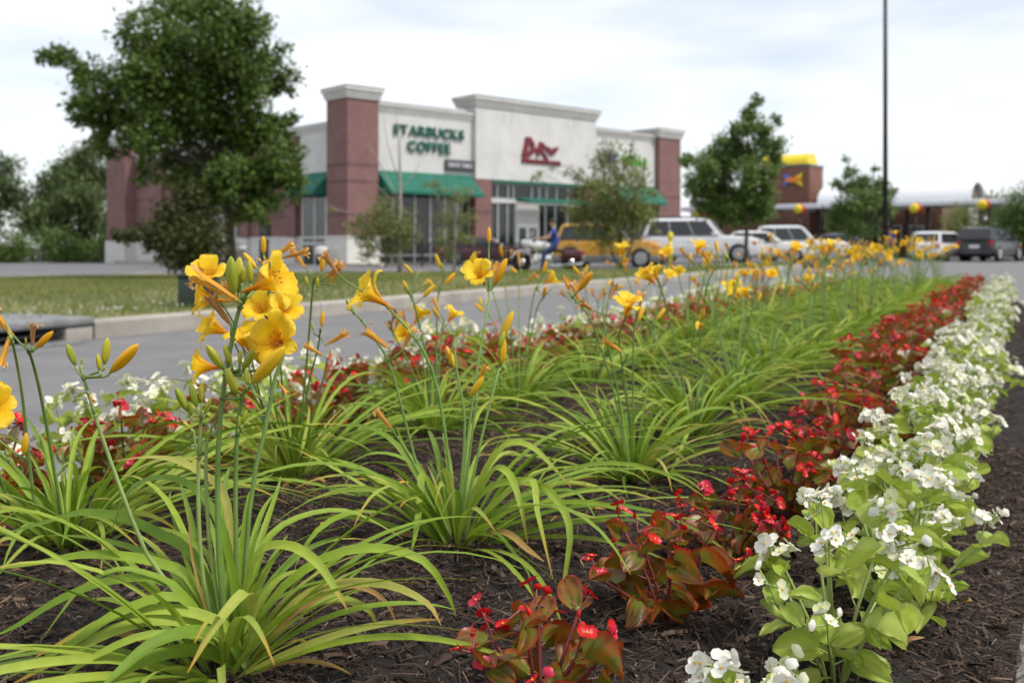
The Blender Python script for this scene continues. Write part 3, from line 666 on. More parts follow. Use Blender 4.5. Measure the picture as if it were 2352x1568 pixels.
# drive-in canopies
def canopy(nm, p0, p1, depth, z, label, n_posts):
    p0, p1 = Vector(p0), Vector(p1); d = (p1 - p0); L = d.length; o = empty(nm, (p0.x, p0.y, 0), math.atan2(d.y, d.x), label, 'canopy', 'drive-in canopies')
    MB().box((0, 0, z - .34), (L, .14, z), bev=.03).build('fascia', [M['white_metal']], o); MB().box((0, depth - .14, z - .34), (L, depth, z), bev=.03).build('fascia', [M['white_metal']], o)
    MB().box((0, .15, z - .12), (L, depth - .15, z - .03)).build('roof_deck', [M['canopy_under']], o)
    for k in range(n_posts):
        x = L * (k + .5) / n_posts
        MB().box((x - .1, depth / 2 - .1, -.1), (x + .1, depth / 2 + .1, z - .13), bev=.02).build('post', [M['dark_steel']], o)
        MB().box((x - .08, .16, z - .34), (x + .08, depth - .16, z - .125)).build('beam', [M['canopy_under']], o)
    for x in (0, L - .14): MB().box((x, .142, z - .34), (x + .14, depth - .142, z - .005)).build('end_fascia', [M['white_metal']], o)
    return o
canopy('drive_in_canopy', (12.6, 74.2), (30.4, 60.5), 5.5, 3.75, 'long white drive-in canopy on dark posts, nearest to the road', 6)
canopy('drive_in_canopy', (26, 104), (44, 93), 5.5, 3.75, 'lower looking white drive-in canopy seen beneath the nearest one', 5)
# round yellow and red marker lamps on posts along the front canopy
for i, (x, y, Y) in enumerate(((1600, 495, 70.5), (1835, 480, 66), (2102, 478, 62), (2258, 470, 59.5), (2021, 506, 90), (2107, 503, 88))):
    p = P(x, y, Y); o = empty('marker_lamp', (p.x, p.y, 0), R(-38), ['yellow and red disc lamp leftmost on the drive-in canopy, by the brick tower', 'yellow and red disc lamp on its post under the brown drive-in tower', 'yellow and red disc lamp right of the tall light pole', 'yellow and red disc lamp at the far right end of the canopy', 'small yellow disc lamp just beside the foot of the light pole', 'small yellow disc lamp on the lower canopy behind'][i], 'lamp', 'drive-in marker lamps')
    MB().tube([(0, .12, 0), (0, .12, p.z + .1)], .07, 8).build('post', [M['dark_steel']], o)
    MB().lathe([(.02, -.20), (.16, -.17), (.27, -.1), (.31, 0), (.31, .02)], 16, c=(-.05, -.02, p.z), axis='Y').build('yellow_disc', [M['yellow_metal']], o)
    MB().lathe([(.33, .03), (.33, .12), (.28, .2)], 16, c=(.1, -.02, p.z), axis='Y').build('red_disc', [M['red_lamp']], o)

# tall light pole
pl = empty('light_pole', (15.0, 40.0, lot_z(15)), 0, 'tall thin dark bronze parking lot light pole', 'light pole')
MB().tube([(0, 0, .6), (0, 0, 12.4)], [.1, .075], 10).build('shaft', [M['dark_steel']], pl); MB().lathe([(.28, -.2), (.28, .55), (.24, .6)], 16).build('footing', [M['concrete']], pl)
MB().box((-.19, -.19, .6), (.19, .19, .66)).build('base_plate', [M['dark_steel']], pl)
for s in (-1, 1): MB().box((s * .1, -.16, 12.2), (s * .85, .16, 12.38), bev=.03).build('lamp_head', [M['dark_steel']], pl)
# green utility box in the grass, yellow marker post
p = P(457, 706, 10.2); p.z = bank_at(p.x, p.y) - .03
ub = empty('utility_box', p, R(14), 'dark green utility box standing in the grass near the kerb', 'utility box')
MB().box((-.19, -.2, 0), (.19, .2, .33), bev=.015).build('cabinet', [M['box_green']], ub); MB().box((-.205, -.215, .332), (.205, .215, .375), bev=.015).build('lid', [M['box_green']], ub); MB().box((-.24, -.25, -.05), (.24, .25, .012)).build('plinth', [M['concrete']], ub)
MB().box((-.02, -.214, .2), (.02, -.202, .26)).build('lock', [M['dark_steel']], ub)
p = Vector((5.35, 33.6, 0)); p.z = bank_at(p.x, p.y)
yp = empty('marker_post', p, 0, 'yellow utility marker post standing in the grass', 'post')
MB().lathe([(.055, -.1), (.055, 1.0)], 10).build('shaft', [M['yellow_metal']], yp); MB().lathe([(.075, .99), (.09, 1.03), (.09, 1.22), (.03, 1.27)], 10).build('cap', [M['yellow_metal']], yp)

# ================================================================ trees
LEAF_V = [(0, 0, 0), (.32, .45, .06), (0, 1, 0), (-.32, .45, .06)]; LEAF_Q = [(0, 1, 2, 3)]
def unit_rand(n):
    v = rng.normal(0, 1, (n, 3)); return v / (np.linalg.norm(v, axis=1, keepdims=True) + 1e-9)
def crown_points(blobs, n, sub=9, fill=.6, spread=.30):
    """Leaf places: clumps inside each blob (centre, radius), more on its shell, with gaps between the clumps."""
    w = np.array([b[1] ** 2.2 for b in blobs]); cnt = (n * w / w.sum()).astype(int); pos, out = [], []
    for (c, r), k in zip(blobs, cnt):
        ns = max(4, int(sub * (1 + r))); d = unit_rand(ns); cc = np.array(c) + d * (r * (rng.random((ns, 1)) ** .45) * .92)
        pick = rng.integers(0, ns, k); p = cc[pick] + rng.normal(0, r * spread, (k, 3)) * np.array([1, 1, .8])
        pos.append(p); out.append((p - np.array(c)) / r)
    return np.concatenate(pos), np.concatenate(out)
def tree(name, label, base, blobs, leaf_n, leaf_size, leafm, barkm, trunk_r, limb=True, group=None, cat='tree', sub=9, spread=.30, twigs=(), trunk_top=None, droop=.3, stems=None):
    base = Vector(base); root = empty(name, base, rng.uniform(0, 6) * 0, label, cat, group)
    cx = Vector((sum(b[0][0] * b[1] for b in blobs), sum(b[0][1] * b[1] for b in blobs), sum(b[0][2] * b[1] for b in blobs))) / sum(b[1] for b in blobs)
    top = trunk_top or Vector((cx.x * .5 + base.x * .5, cx.y * .6 + base.y * .4, cx.z))
    loc = lambda q: Vector(q) - base
    b = MB()
    for st in (stems or [(base, base.lerp(top, .5) + Vector((.04, 0, 0)), top)]):
        pp = smooth_path(st, 9); b.tube([loc(q) for q in pp], [trunk_r * (1.25 if i == 0 else 1 - .075 * i) for i in range(9)], 8)
    trunk = b.build('trunk', [M[barkm]], root)
    if limb:
        for c, r in blobs:
            c = Vector(c); f = min(.92, max(.35, (c.z - base.z) / max(.1, top.z - base.z) * .62)); s = base.lerp(top, f)
            mid = s.lerp(c, .5) + Vector((rng.normal(0, .06) * r, rng.normal(0, .06) * r, .10 * r)); rr = max(.010, trunk_r * .42 * (r / max(bb[1] for bb in blobs)) ** .5)
            lb = MB(); lb.tube([loc(q) for q in smooth_path([s, mid, c], 6)], [rr, rr * .9, rr * .75, rr * .6, rr * .45, rr * .3], 6)
            for q in range(4):
                e = c + Vector(unit_rand(1)[0]) * r * .8; lb.tube([loc(mid.lerp(c, .3 + .2 * q)), loc((mid.lerp(c, .3 + .2 * q)).lerp(e, .5)) + Vector((0, 0, .04)), loc(e)], [rr * .4, rr * .28, rr * .12], 5)
            lb.build('limb', [M[barkm]], root)
    for tw in twigs: MB().tube([loc(q) for q in smooth_path(tw, 7)], [trunk_r * .35 * (1 - i * .13) for i in range(7)], 5).build('limb', [M[barkm]], root)
    pos, o = crown_points(blobs, leaf_n, sub, spread=spread); k = len(pos)
    yd = o * .6 + unit_rand(k) + np.array([0, 0, -droop]); zd = np.array([0, 0, .9]) + o * .5 + unit_rand(k) * .75
    Mx = frames(pos - np.array(base), yd, zd, leaf_size * rng.uniform(.65, 1.25, k))
    bulk('crown', LEAF_V, LEAF_Q, Mx, M[leafm], root)
    return root
def B(lst, Y, jit=.5, k=1.0):
    """Blobs from picture places and radii at a distance, spread in depth as well."""
    out = []
    for e in lst:
        x, y, r = e[:3]; d = e[3] if len(e) > 3 else rng.normal(0, jit)
        out.append((tuple(P(x, y, Y + d)), k * r / 2287 * Y))
    return out

# big tree at the left
b = P(532, 620, 26.0); b.z = bank_at(b.x, b.y)
tree('shade_tree', 'large dark green shade tree in front of the shop building', b, B([
    (430, 20, 95), (500, 60, 90), (350, 90, 85), (540, 110, 75), (620, 130, 52, .5), (650, 185, 40, .2), (570, 50, 50), (300, 65, 30), (440, 130, 110, 0), (400, 190, 105, -.8), (500, 200, 110, -.6),
    (580, 190, 70), (330, 190, 75), (140, 130, 42, 0), (190, 160, 42, .2), (105, 135, 20, 0), (230, 215, 62), (185, 235, 45), (290, 230, 70), (240, 290, 48), (195, 265, 38), (300, 300, 52), (350, 290, 60), (410, 280, 85), (490, 290, 95, .3), (560, 280, 75),
    (640, 290, 38), (665, 275, 26), (600, 350, 75, -.3), (660, 350, 42), (685, 405, 38), (640, 430, 52), (580, 440, 72, .2), (520, 400, 70, -.9), (450, 380, 65), (390, 360, 42), (340, 400, 34), (470, 450, 50), (540, 470, 42), (600, 480, 36), (225, 330, 30), (255, 345, 22), (420, 420, 40), (330, 350, 22)], 26.0, .8, .86),
    44000, .15, 'leaf_dark', 'bark', .15, sub=8, spread=.25, trunk_top=P(500, 120, 26))
b = P(440, 624, 24.4); b.z = bank_at(b.x, b.y)
tree('olive_tree', 'small olive green tree under the big shade tree', b, B([(425, 455, 40), (420, 500, 55), (455, 520, 50), (385, 525, 45), (440, 560, 55), (400, 565, 42), (475, 555, 34), (350, 530, 26), (305, 538, 24), (268, 540, 16), (350, 560, 22), (430, 590, 30), (478, 590, 20)], 24.4, .3), 13000, .11, 'leaf_olive', 'bark_pale', .045, sub=12, spread=.3)
# young birches in front of the coffee shop
b = P(918, 628, 33.0); b.z = bank_at(b.x, min(b.y, lot_edge(b.x) - .4)); b.y = min(b.y, lot_edge(b.x) - .4)
tw = [(P(918, 420, 33), P(890, 330, 33.2), P(880, 255, 33)), (P(918, 400, 33), P(915, 300, 32.8), P(905, 235, 33)), (P(916, 460, 33), P(870, 370, 33), P(845, 330, 33)), (P(918, 440, 33), P(950, 400, 33), P(965, 370, 33)), (P(916, 480, 33), P(870, 430, 33.3), P(835, 400, 33))]
tree('birch_sapling', 'thin pale trunked birch with bare upper twigs before the coffee shop', b, B([(880, 470, 32), (860, 510, 38), (905, 515, 40), (935, 540, 34), (845, 545, 30), (890, 555, 36), (830, 505, 24), (820, 540, 20), (850, 580, 24), (930, 500, 26), (800, 525, 12), (760, 420 + 60, 10)], 33.0, .3), 4600, .10, 'leaf_birch', 'bark_pale', .07, sub=14, spread=.3, twigs=tw, trunk_top=P(916, 300, 33.0))
b = P(1043, 632, 31.8); b.z = bank_at(b.x, b.y)
tw = [(P(1040, 520, 31.8), P(1010, 470, 31.8), P(990, 420, 31.8)), (P(1042, 500, 31.8), P(1075, 450, 31.8), P(1090, 420, 31.8)), (P(1040, 480, 31.8), P(1045, 440, 31.8), P(1030, 405, 31.8))]
tree('birch_sapling', 'sparse low birch sapling between the coffee shop sign and the fence', b, B([(1010, 435, 20), (1050, 450, 22), (1080, 445, 16), (1030, 500, 28), (1060, 510, 30), (1020, 550, 26), (1070, 545, 22), (985, 425, 10), (1085, 500, 14), (1030, 580, 20)], 31.8, .3), 2300, .085, 'leaf_birch', 'bark_pale', .035, sub=12, spread=.34, twigs=tw, trunk_top=P(1042, 440, 31.8))
# bushy willow-like tree before the right half of the shop
Y = 31.0; b = P(1425, 640, Y); b.z = bank_at(b.x, b.y)
stems = [(b, P(1400, 560, Y), P(1370, 430, Y)), (b, P(1425, 560, Y + .2), P(1420, 400, Y + .3)), (b, P(1450, 560, Y), P(1460, 420, Y - .2))]
tree('willow_tree', 'bushy grey green multi-stemmed tree before the shop entrance', b, B([(1400, 345, 24), (1380, 380, 30), (1440, 360, 22), (1420, 400, 36), (1360, 420, 38), (1460, 410, 32), (1395, 450, 48), (1450, 460, 46), (1340, 470, 40), (1480, 480, 34), (1410, 500, 52), (1370, 510, 42), (1465, 515, 38), (1330, 520, 26), (1420, 545, 34), (1380, 550, 28), (1315, 480, 16), (1500, 440, 16), (1330, 405, 18), (1300, 395, 10), (1240, 400, 12), (1225, 410, 9), (1265, 385, 8), (1480, 380, 12), (1455, 330, 9), (1505, 520, 14)], Y, .45), 9000, .105, 'leaf_birch', 'bark', .045, sub=10, spread=.30, stems=stems, trunk_top=P(1415, 420, Y),
     twigs=[(P(1370, 440, Y), P(1300, 380, Y), P(1225, 405, Y)), (P(1420, 420, Y), P(1450, 350, Y), P(1452, 325, Y)), (P(1400, 420, Y), P(1400, 350, Y), P(1385, 310, Y))])
# pear tree, younger tree, bushes at the right
Y = 34.5; b = P(1712, 618, Y); b.z = bank_at(b.x, b.y)
tree('pear_tree', 'pyramid shaped green street tree before the white parked cars', b, B([(1735, 235, 18), (1728, 262, 24), (1715, 295, 30), (1690, 310, 28), (1745, 310, 30), (1780, 275, 14), (1770, 330, 34), (1660, 340, 34), (1705, 350, 46), (1620, 380, 32), (1585, 370, 20), (1660, 390, 48), (1730, 400, 46), (1778, 366, 22), (1766, 396, 24), (1610, 420, 38), (1660, 450, 52), (1720, 460, 50), (1758, 450, 30), (1620, 470, 34), (1690, 478, 46), (1745, 478, 34), (1650, 480, 28), (1590, 440, 16), (1570, 365, 12)], Y, .5), 22000, .135, 'leaf_pear', 'bark', .075, sub=8, spread=.25, trunk_top=P(1718, 260, Y))
Y = 41.0; b = P(1990, 602, Y); b.z = lot_z(b.x)
tree('young_tree', 'young open crowned green tree next to the light pole', b, B([(1943, 365, 8), (1950, 400, 16), (2010, 385, 9), (1990, 420, 24), (1955, 430, 24), (2030, 420, 18), (1975, 460, 34), (2015, 455, 30), (1945, 475, 28), (1990, 500, 36), (2035, 480, 20), (1920, 500, 22), (1960, 520, 28), (1905, 520, 12), (2050, 440, 12), (1925, 420, 12)], Y, .4), 8000, .14, 'leaf_pear', 'bark', .065, sub=8, spread=.28, twigs=[(P(1985, 470, Y), P(1955, 420, Y), P(1942, 350, Y)), (P(1990, 460, Y), P(2005, 420, Y), P(2010, 370, Y))], trunk_top=P(1988, 430, Y))
Y = 60.0; b = P(2210, 597, Y); b.z = .0
tree('round_bush', 'pale green rounded bush tree behind the white hatchback', b, B([(2210, 495, 32), (2190, 520, 34), (2235, 515, 34), (2215, 545, 38), (2175, 545, 24), (2250, 545, 24)], Y, .4), 6500, .12, 'leaf_birch', 'bark', .06, sub=12, spread=.32)
Y = 56.0; b = P(2345, 600, Y); b.z = .0
tree('dark_tree', 'dark green tree cut off by the right edge of the picture', b, B([(2340, 460, 30), (2370, 470, 50), (2310, 500, 36), (2350, 520, 50), (2300, 540, 30), (2330, 565, 40), (2400, 530, 60), (2420, 460, 60)], Y, .6), 11000, .15, 'leaf_dark', 'bark', .12, sub=12, spread=.32)
# taller tree over the far wood, then the wood itself and a far treeline as masses
Y = 92.0; b = P(190, 600, Y); b.z = -.6
tree('tall_wood_tree', 'round topped dark tree rising above the wood beside the shop', b, B([(190, 370, 40), (165, 390, 34), (225, 395, 36), (200, 425, 50), (160, 430, 40), (240, 430, 30), (140, 385, 18), (205, 345, 22)], Y, 1), 9000, .30, 'leaf_wood', 'bark', .25, sub=12, spread=.3)
def mass(name, blobs, n, size, leafm, trunks):
    pos, o = crown_points(blobs, n, 14, spread=.3); k = len(pos); yd = o * .5 + unit_rand(k); zd = np.array([0, 0, .9]) + o * .6 + unit_rand(k) * .7
    return bulk(name, LEAF_V, LEAF_Q, frames(pos, yd, zd, size * rng.uniform(.6, 1.3, k)), M[leafm], kind='stuff')
lst = []
for i in range(70):
    x = rng.uniform(-420, 300); top = 392 + 26 * math.sin(x * .03) + (30 if x > 250 else 0) - (40 if x < 15 else 0); y = rng.uniform(top + 25, 600); lst.append((x, y, rng.uniform(28, 52), rng.uniform(-4, 8)))
mass('wood', B(lst, 84.0), 60000, .34, 'leaf_wood', 0)
mass('wood_undergrowth', B([(rng.uniform(-300, 275), rng.uniform(540, 610), rng.uniform(22, 40), rng.uniform(-2, 3)) for i in range(40)], 74.0), 22000, .22, 'leaf_dark', 0)
mass('treeline', B([(rng.uniform(2050, 2700), rng.uniform(465, 575) + 0, rng.uniform(22, 40), rng.uniform(-10, 10)) for i in range(60)] + [(2225, 455, 14), (2250, 452, 12), (2272, 458, 14)], 150.0), 26000, .6, 'leaf_wood', 0)
mass('treeline_behind', B([(rng.uniform(1480, 2060), rng.uniform(545, 575), rng.uniform(14, 24), rng.uniform(-10, 10)) for i in range(40)], 165.0), 9000, .6, 'leaf_wood', 0)

# ================================================================ cars
def car(name, label, loc, heading, paint, L=4.7, W=1.84, H=1.48, belt=.92, hood=.86, rear=.95, cab=(-1.95, -1.35, .35, 1.05), wheel=.33, clad=None, group='cars parked before the shops', cat='car', n_side=2, clear_front=True, pick=False, rack=False):
    """x forward, y left. cab: x of rear base, rear top, front top, front base of the glasshouse."""
    o = empty(name, (loc[0], loc[1], loc[2]), heading, label, cat, group); pm = M['paint_%s_car' % paint]; h = L / 2; w = W / 2; zb_ = .24
    # body shell, lofted along its length
    st = [(-h, .80, .46, rear * .90), (-h + .10, .93, .34, rear), (-h * .72, 1.0, zb_, max(rear, belt)), (cab[0] + .35, 1.0, zb_, belt), (0, 1.0, zb_, belt - .01), (cab[3] - .1, 1.0, zb_, belt), (cab[3] + .1, .99, zb_, hood + .05), (h * .80, .97, zb_, hood), (h - .14, .90, .30, hood * .90), (h, .74, .42, hood * .76)]
    vs_, fs = [], []; n_ = 12
    for (x, k, z0, z1) in st:
        y = w * k; m_ = z0 + (z1 - z0) * .55
        half = [(y * .86, z0), (y * .985, z0 + .10), (y, m_ - .08), (y * .985, m_ + .08), (y * .95, z1 - .05), (y * .86, z1)]
        vs_ += [(x, a, b) for a, b in half] + [(x, -a, b) for a, b in reversed(half)]
    for i in range(len(st) - 1):
        for j in range(n_): fs.append((i * n_ + j, i * n_ + (j + 1) % n_, (i + 1) * n_ + (j + 1) % n_, (i + 1) * n_ + j))
    fs += [tuple(range(n_)), tuple(reversed(range((len(st) - 1) * n_, len(st) * n_)))]
    b = MB(); b.add(vs_, fs, 0, False); body = b.build('body', [pm], o, bevel=.05)
    # glasshouse
    yb, yt = w * .93, w * .76; zt = H; zr = belt - .02
    bot = [(cab[0], zr), (cab[3], zr)]; top = [(cab[1], zt), (cab[2], zt)]
    def q(x, y, z): return Vector((x, y, z))
    rows = [(cab[0], cab[3], yb, zr), (cab[0] + (cab[1] - cab[0]) * .9, cab[3] + (cab[2] - cab[3]) * .88, yb + (yt - yb) * .88, zr + (zt - zr) * .9), (cab[1] + .08, cab[2] - .08, yt * .93, zt - .015), (cab[1] + .3, cab[2] - .3, yt * .6, zt + .012)]
    vs_ = []; fs = []
    for (xr, xf, y, z) in rows: vs_ += [(xr, y, z), (xf, y, z), (xf, -y, z), (xr, -y, z)]
    for i in range(3):
        for j in range(4): fs.append((i * 4 + j, i * 4 + (j + 1) % 4, (i + 1) * 4 + (j + 1) % 4, (i + 1) * 4 + j))
    fs += [(12, 13, 14, 15), (3, 2, 1, 0)]
    b = MB(); b.add(vs_, fs); cabin = b.build('roof', [pm], o, bevel=.04)
    def lerp(a, b_, t): return a + (b_ - a) * t
    lo, hi = .05, .84
    def edge(f, x_lo, x_hi, t): return lerp(x_lo, x_hi, t)
    def pane(pts, m, nm):
        p = [Vector(v) for v in pts]; nn = (p[1] - p[0]).cross(p[2] - p[0]).normalized(); c = sum(p, Vector()) / 4
        if nn.dot(c - Vector((0, 0, c.z * .7))) < 0: nn = -nn
        vs2 = [v + nn * .012 for v in p] + [v - nn * .02 for v in p]
        MB().add(vs2, [(0, 1, 2, 3), (7, 6, 5, 4), (0, 4, 5, 1), (1, 5, 6, 2), (2, 6, 7, 3), (3, 7, 4, 0)]).build(nm, [M[m]], o)
    x_r = lambda t: lerp(cab[0], cab[1], t * .98); x_f = lambda t: lerp(cab[3], cab[2], t * .98); yy = lambda t: lerp(yb, yt, t * .97); zz = lambda t: lerp(zr, zt, t)
    for s in (-1, 1):
        xs0 = [lerp(x_r(lo) + .16, x_f(lo) - .14, k / n_side) for k in range(n_side + 1)]; xs1 = [lerp(x_r(hi) + .12, x_f(hi) - .12, k / n_side) for k in range(n_side + 1)]
        for k in range(n_side):
            pane([(xs0[k] + .02, s * yy(lo), zz(lo)), (xs0[k + 1] - .02, s * yy(lo), zz(lo)), (xs1[k + 1] - .02, s * yy(hi), zz(hi)), (xs1[k] + .02, s * yy(hi), zz(hi))], 'car_glass', 'side_window')
    a = .90
    pane([(x_f(.06), -yy(.06) * a, zz(.06)), (x_f(.06), yy(.06) * a, zz(.06)), (x_f(.88), yy(.88) * a, zz(.88)), (x_f(.88), -yy(.88) * a, zz(.88))], 'car_glass_clear' if clear_front else 'car_glass', 'windscreen')
    pane([(x_r(.15), -yy(.15) * a, zz(.15)), (x_r(.15), yy(.15) * a, zz(.15)), (x_r(.82), yy(.82) * a, zz(.82)), (x_r(.82), -yy(.82) * a, zz(.82))], 'car_glass', 'rear_window')
    # wheels in their arches
    for xw in (-h + L * .19, h - L * .185):
        for s in (-1, 1):
            MB().lathe([(wheel * 1.10, -.02), (wheel * 1.10, .004)], 20, c=(xw, s * w * .985, wheel * 1.02), axis='Y').build('wheel_arch', [M['car_black']], o)
            wh = MB().lathe([(wheel * .72, -.11), (wheel * .96, -.10), (wheel, -.05), (wheel, .05), (wheel * .96, .10), (wheel * .72, .11)], 20, c=(xw, s * (w - .075), wheel), axis='Y').build('wheel', [M['tyre']], o)
            b = MB(); b.lathe([(wheel * .68, -.01), (wheel * .62, .012), (wheel * .5, .004), (wheel * .22, .012), (.03, .016)] if s > 0 else [(.03, -.016), (wheel * .22, -.012), (wheel * .5, -.004), (wheel * .62, -.012), (wheel * .68, .01)], 20, c=(xw, s * (w + .040), wheel), axis='Y'); b.build('rim', [M['rim']], wh)
    for s in (-1, 1):
        MB().box((h - .30, s * w * .52, hood * .74), (h - .045, s * w * .86, hood * .89), bev=.03).build('headlight', [M['lamp_clear']], o)
        MB().box((h - .42, s * w * .84, hood * .70), (h - .24, s * w * .935, hood * .84), bev=.02).build('indicator', [M['lamp_amber']], o)
        MB().box((-h + .01, s * w * .62, rear * .72), (-h + .16, s * w * .925, rear * .96), bev=.03).build('taillight', [M['lamp_red']], o)
        MB().box((cab[3] - .45, s * (w + .02), belt + .02), (cab[3] - .25, s * (w + .18), belt + .17), bev=.04).build('mirror', [pm if not pick else M['car_black']], o)
        for xh in (cab[0] + .6, (cab[0] + cab[3]) / 2 + .3): MB().box((xh, s * w * .99, belt - .17), (xh + .2, s * w * 1.012, belt - .13), bev=.01).build('door_handle', [pm if clad is None else M['car_black']], o)
    MB().box((h - .10, -w * .5, hood * .56), (h - .015, w * .5, hood * .74), bev=.02).build('grille', [M['car_black']], o)
    MB().box((h - .17, -w * .8, .34), (h + .03, w * .8, .52), bev=.04).build('bumper', [pm if clad is None else M[clad]], o); MB().box((-h - .03, -w * .82, .36), (-h + .16, w * .82, .56), bev=.04).build('bumper', [pm if clad is None else M[clad]], o)
    MB().box((-h - .012, -.26, rear * .62), (-h + .1, .26, rear * .75)).build('number_plate', [M['sign_white']], o)
    if clad:
        for s in (-1, 1): MB().box((-h + .12, s * w * .9, zb_ - .02), (h - .12, s * w * 1.012, zb_ + .30), bev=.03).build('side_cladding', [M[clad]], o)
    if rack:
        for s in (-1, 1): MB().tube([(cab[1] + .2, s * yt * .8, zt + .0), (cab[1] + .35, s * yt * .8, zt + .06), (cab[2] - .5, s * yt * .8, zt + .06), (cab[2] - .35, s * yt * .8, zt)], .02, 6).build('roof_rail', [M['car_black']], o)
    return o
SUV = dict(L=5.3, W=2.0, H=1.95, belt=1.16, hood=1.13, rear=1.16, cab=(-2.5, -2.2, .25, .98), wheel=.40, n_side=3, cat='suv')
def at_lot(x, Y, base=None): return ((x - 1176) / 2287 * Y, Y, lot_z((x - 1176) / 2287 * Y))
hd = R(-18)
car('suv', 'white full-size sport utility vehicle, the largest and nearest parked vehicle', at_lot(1613, 44), hd, 'white', rack=True, **SUV)
car('suv', 'yellow sport utility vehicle with grey lower cladding behind the motorcycle', at_lot(1402, 42.0), hd, 'yellow', clad='paint_gunmetal_car', rack=False, pick=True, **dict(SUV, L=4.7, H=1.86, cab=(-2.2, -1.9, .1, .78)))
car('car', 'white sedan parked just beyond the largest white vehicle', at_lot(1752, 47.2), hd, 'cream', H=1.46, cab=(-1.9, -1.2, .25, 1.0))
car('suv', 'silver white sport utility vehicle, third of the pale parked vehicles', at_lot(1838, 50.3), hd, 'white', rack=True, **dict(SUV, L=4.8, W=1.9, H=1.82, belt=1.08, hood=1.06, rear=1.08, cab=(-2.25, -1.95, .08, .78)))
car('car', 'dark grey sedan parked at the end of the pale row', at_lot(1945, 53.0), hd, 'charcoal', H=1.46, clear_front=True, cab=(-1.9, -1.15, .2, 1.0))
car('car', 'white hatchback seen from behind at the far right', (at_lot(2162, 54)[0], 54, .0), R(43), 'white', L=4.5, H=1.58, belt=.98, hood=.92, rear=1.0, cab=(-2.1, -1.75, .2, .95))
car('suv', 'black sport utility vehicle seen from behind at the right edge', (at_lot(2275, 53)[0], 53, .0), R(46), 'black', **dict(SUV, L=4.8, H=1.78, W=1.9))
car('car', 'dark car half hidden under the tree at the right edge', (at_lot(2335, 58)[0], 58, .0), R(60), 'charcoal', H=1.45, cab=(-1.9, -1.2, .25, 1.0))
car('car', 'dark maroon car behind the black fence', at_lot(1112, 49.0), R(5), 'maroon', H=1.40, L=4.6, cab=(-1.9, -1.2, .25, 1.0))
car('suv', 'taupe sport utility vehicle behind the trunk of the big shade tree', at_lot(465, 47.0), R(-42), 'taupe', **dict(SUV, L=4.9, H=1.80, W=1.9))

# ================================================================ rider and motorcycle
def skin_body(name, joints, edges, root, region, mats, parent=None):
    """One continuous body grown round a jointed skeleton; region(co) picks the clothing material of a face."""
    bm = bmesh.new(); ly = bm.verts.layers.skin.verify(); idx = {}
    for k, (co, r) in joints.items():
        v = bm.verts.new(co); v[ly].radius = (r, r) if not isinstance(r, tuple) else r; v[ly].use_root = (k == root); idx[k] = v
    for a, b_ in edges: bm.edges.new((idx[a], idx[b_]))
    me = bpy.data.meshes.new(name); bm.to_mesh(me); bm.free(); ob = bpy.data.objects.new(name, me); col.objects.link(ob)
    sk = ob.modifiers.new('skin', 'SKIN'); sk.use_smooth_shade = True; sk.branch_smoothing = .5
    sb = ob.modifiers.new('sub', 'SUBSURF'); sb.levels = 2; sb.render_levels = 2
    m2 = bpy.data.meshes.new_from_object(ob.evaluated_get(bpy.context.evaluated_depsgraph_get())); bpy.data.objects.remove(ob)
    m2.materials.clear()
    for m in mats: m2.materials.append(M[m])
    m2.polygons.foreach_set('material_index', [region(p.center) for p in m2.polygons]); m2.polygons.foreach_set('use_smooth', [True] * len(m2.polygons))
    m2.name = name; return put(name, m2, parent)
MX, MY = P(1258, 600, 35.0).x, 35.0; mz = lot_z(MX)
mc = empty('motorcycle', (MX, MY, mz), R(180 - 8), 'chrome and black touring motorcycle with its rider at the edge of the lot', 'motorcycle')
def mcp(nm, b, m, parent=mc, bevel=0): return b.build(nm, [M[m]], parent, bevel)
for x in (-.78, .86):
    wh = mcp('wheel', MB().lathe([(.24, -.06), (.31, -.055), (.325, 0), (.31, .055), (.24, .06)], 24, c=(x, 0, .325), axis='Y'), 'tyre')
    mcp('rim', MB().lathe([(.235, -.045), (.235, .045)], 24, c=(x, 0, .325), axis='Y'), 'chrome', wh); mcp('brake_disc', MB().lathe([(.12, -.07), (.12, .07)], 16, c=(x, 0, .325), axis='Y'), 'chrome', wh)
for s in (-1, 1): mcp('fork', MB().tube([(.86, s * .10, .325), (.60, s * .10, .98)], .028, 8), 'chrome')
def fender(xc, a0, a1, r=.36, wd=.09):
    b = MB(); vs_ = []; n = 9
    for i in range(n):
        a = R(a0 + (a1 - a0) * i / (n - 1)); 
        for (rr, y) in ((r, -wd), (r + .035, -wd * .6), (r + .05, 0), (r + .035, wd * .6), (r, wd)): vs_.append((xc + rr * math.cos(a), y, .325 + rr * math.sin(a)))
    fs = [(i * 5 + j, i * 5 + j + 1, (i + 1) * 5 + j + 1, (i + 1) * 5 + j) for i in range(n - 1) for j in range(4)]
    return b.add(vs_, fs, 0, True)
mcp('fender', fender(.86, 20, 165), 'paint_cream_car'); mcp('fender', fender(-.78, 10, 170, .37, .11), 'paint_maroon_car')
mcp('fuel_tank', MB().lathe([(.03, -.36), (.13, -.30), (.17, -.05), (.18, .14), (.12, .28), (.04, .32)], 14, c=(.22, 0, .84), axis='X'), 'paint_cream_car')
mcp('engine', MB().box((-.18, -.19, .26), (.34, .19, .62), bev=.06), 'chrome')
for k, x in enumerate((.0, .18)): mcp('cylinder', MB().tube([(x, 0, .5), (x + (.12 if k else -.1), 0, .74)], .085, 10), 'dark_steel')
mcp('frame_rail', MB().tube([(.60, 0, .95), (.45, 0, .35), (-.3, 0, .28), (-.78, 0, .34)], .03, 8), 'black_iron'); mcp('frame_rail', MB().tube([(.60, 0, .95), (.0, 0, .72), (-.5, 0, .66), (-.78, 0, .34)], .03, 8), 'black_iron')
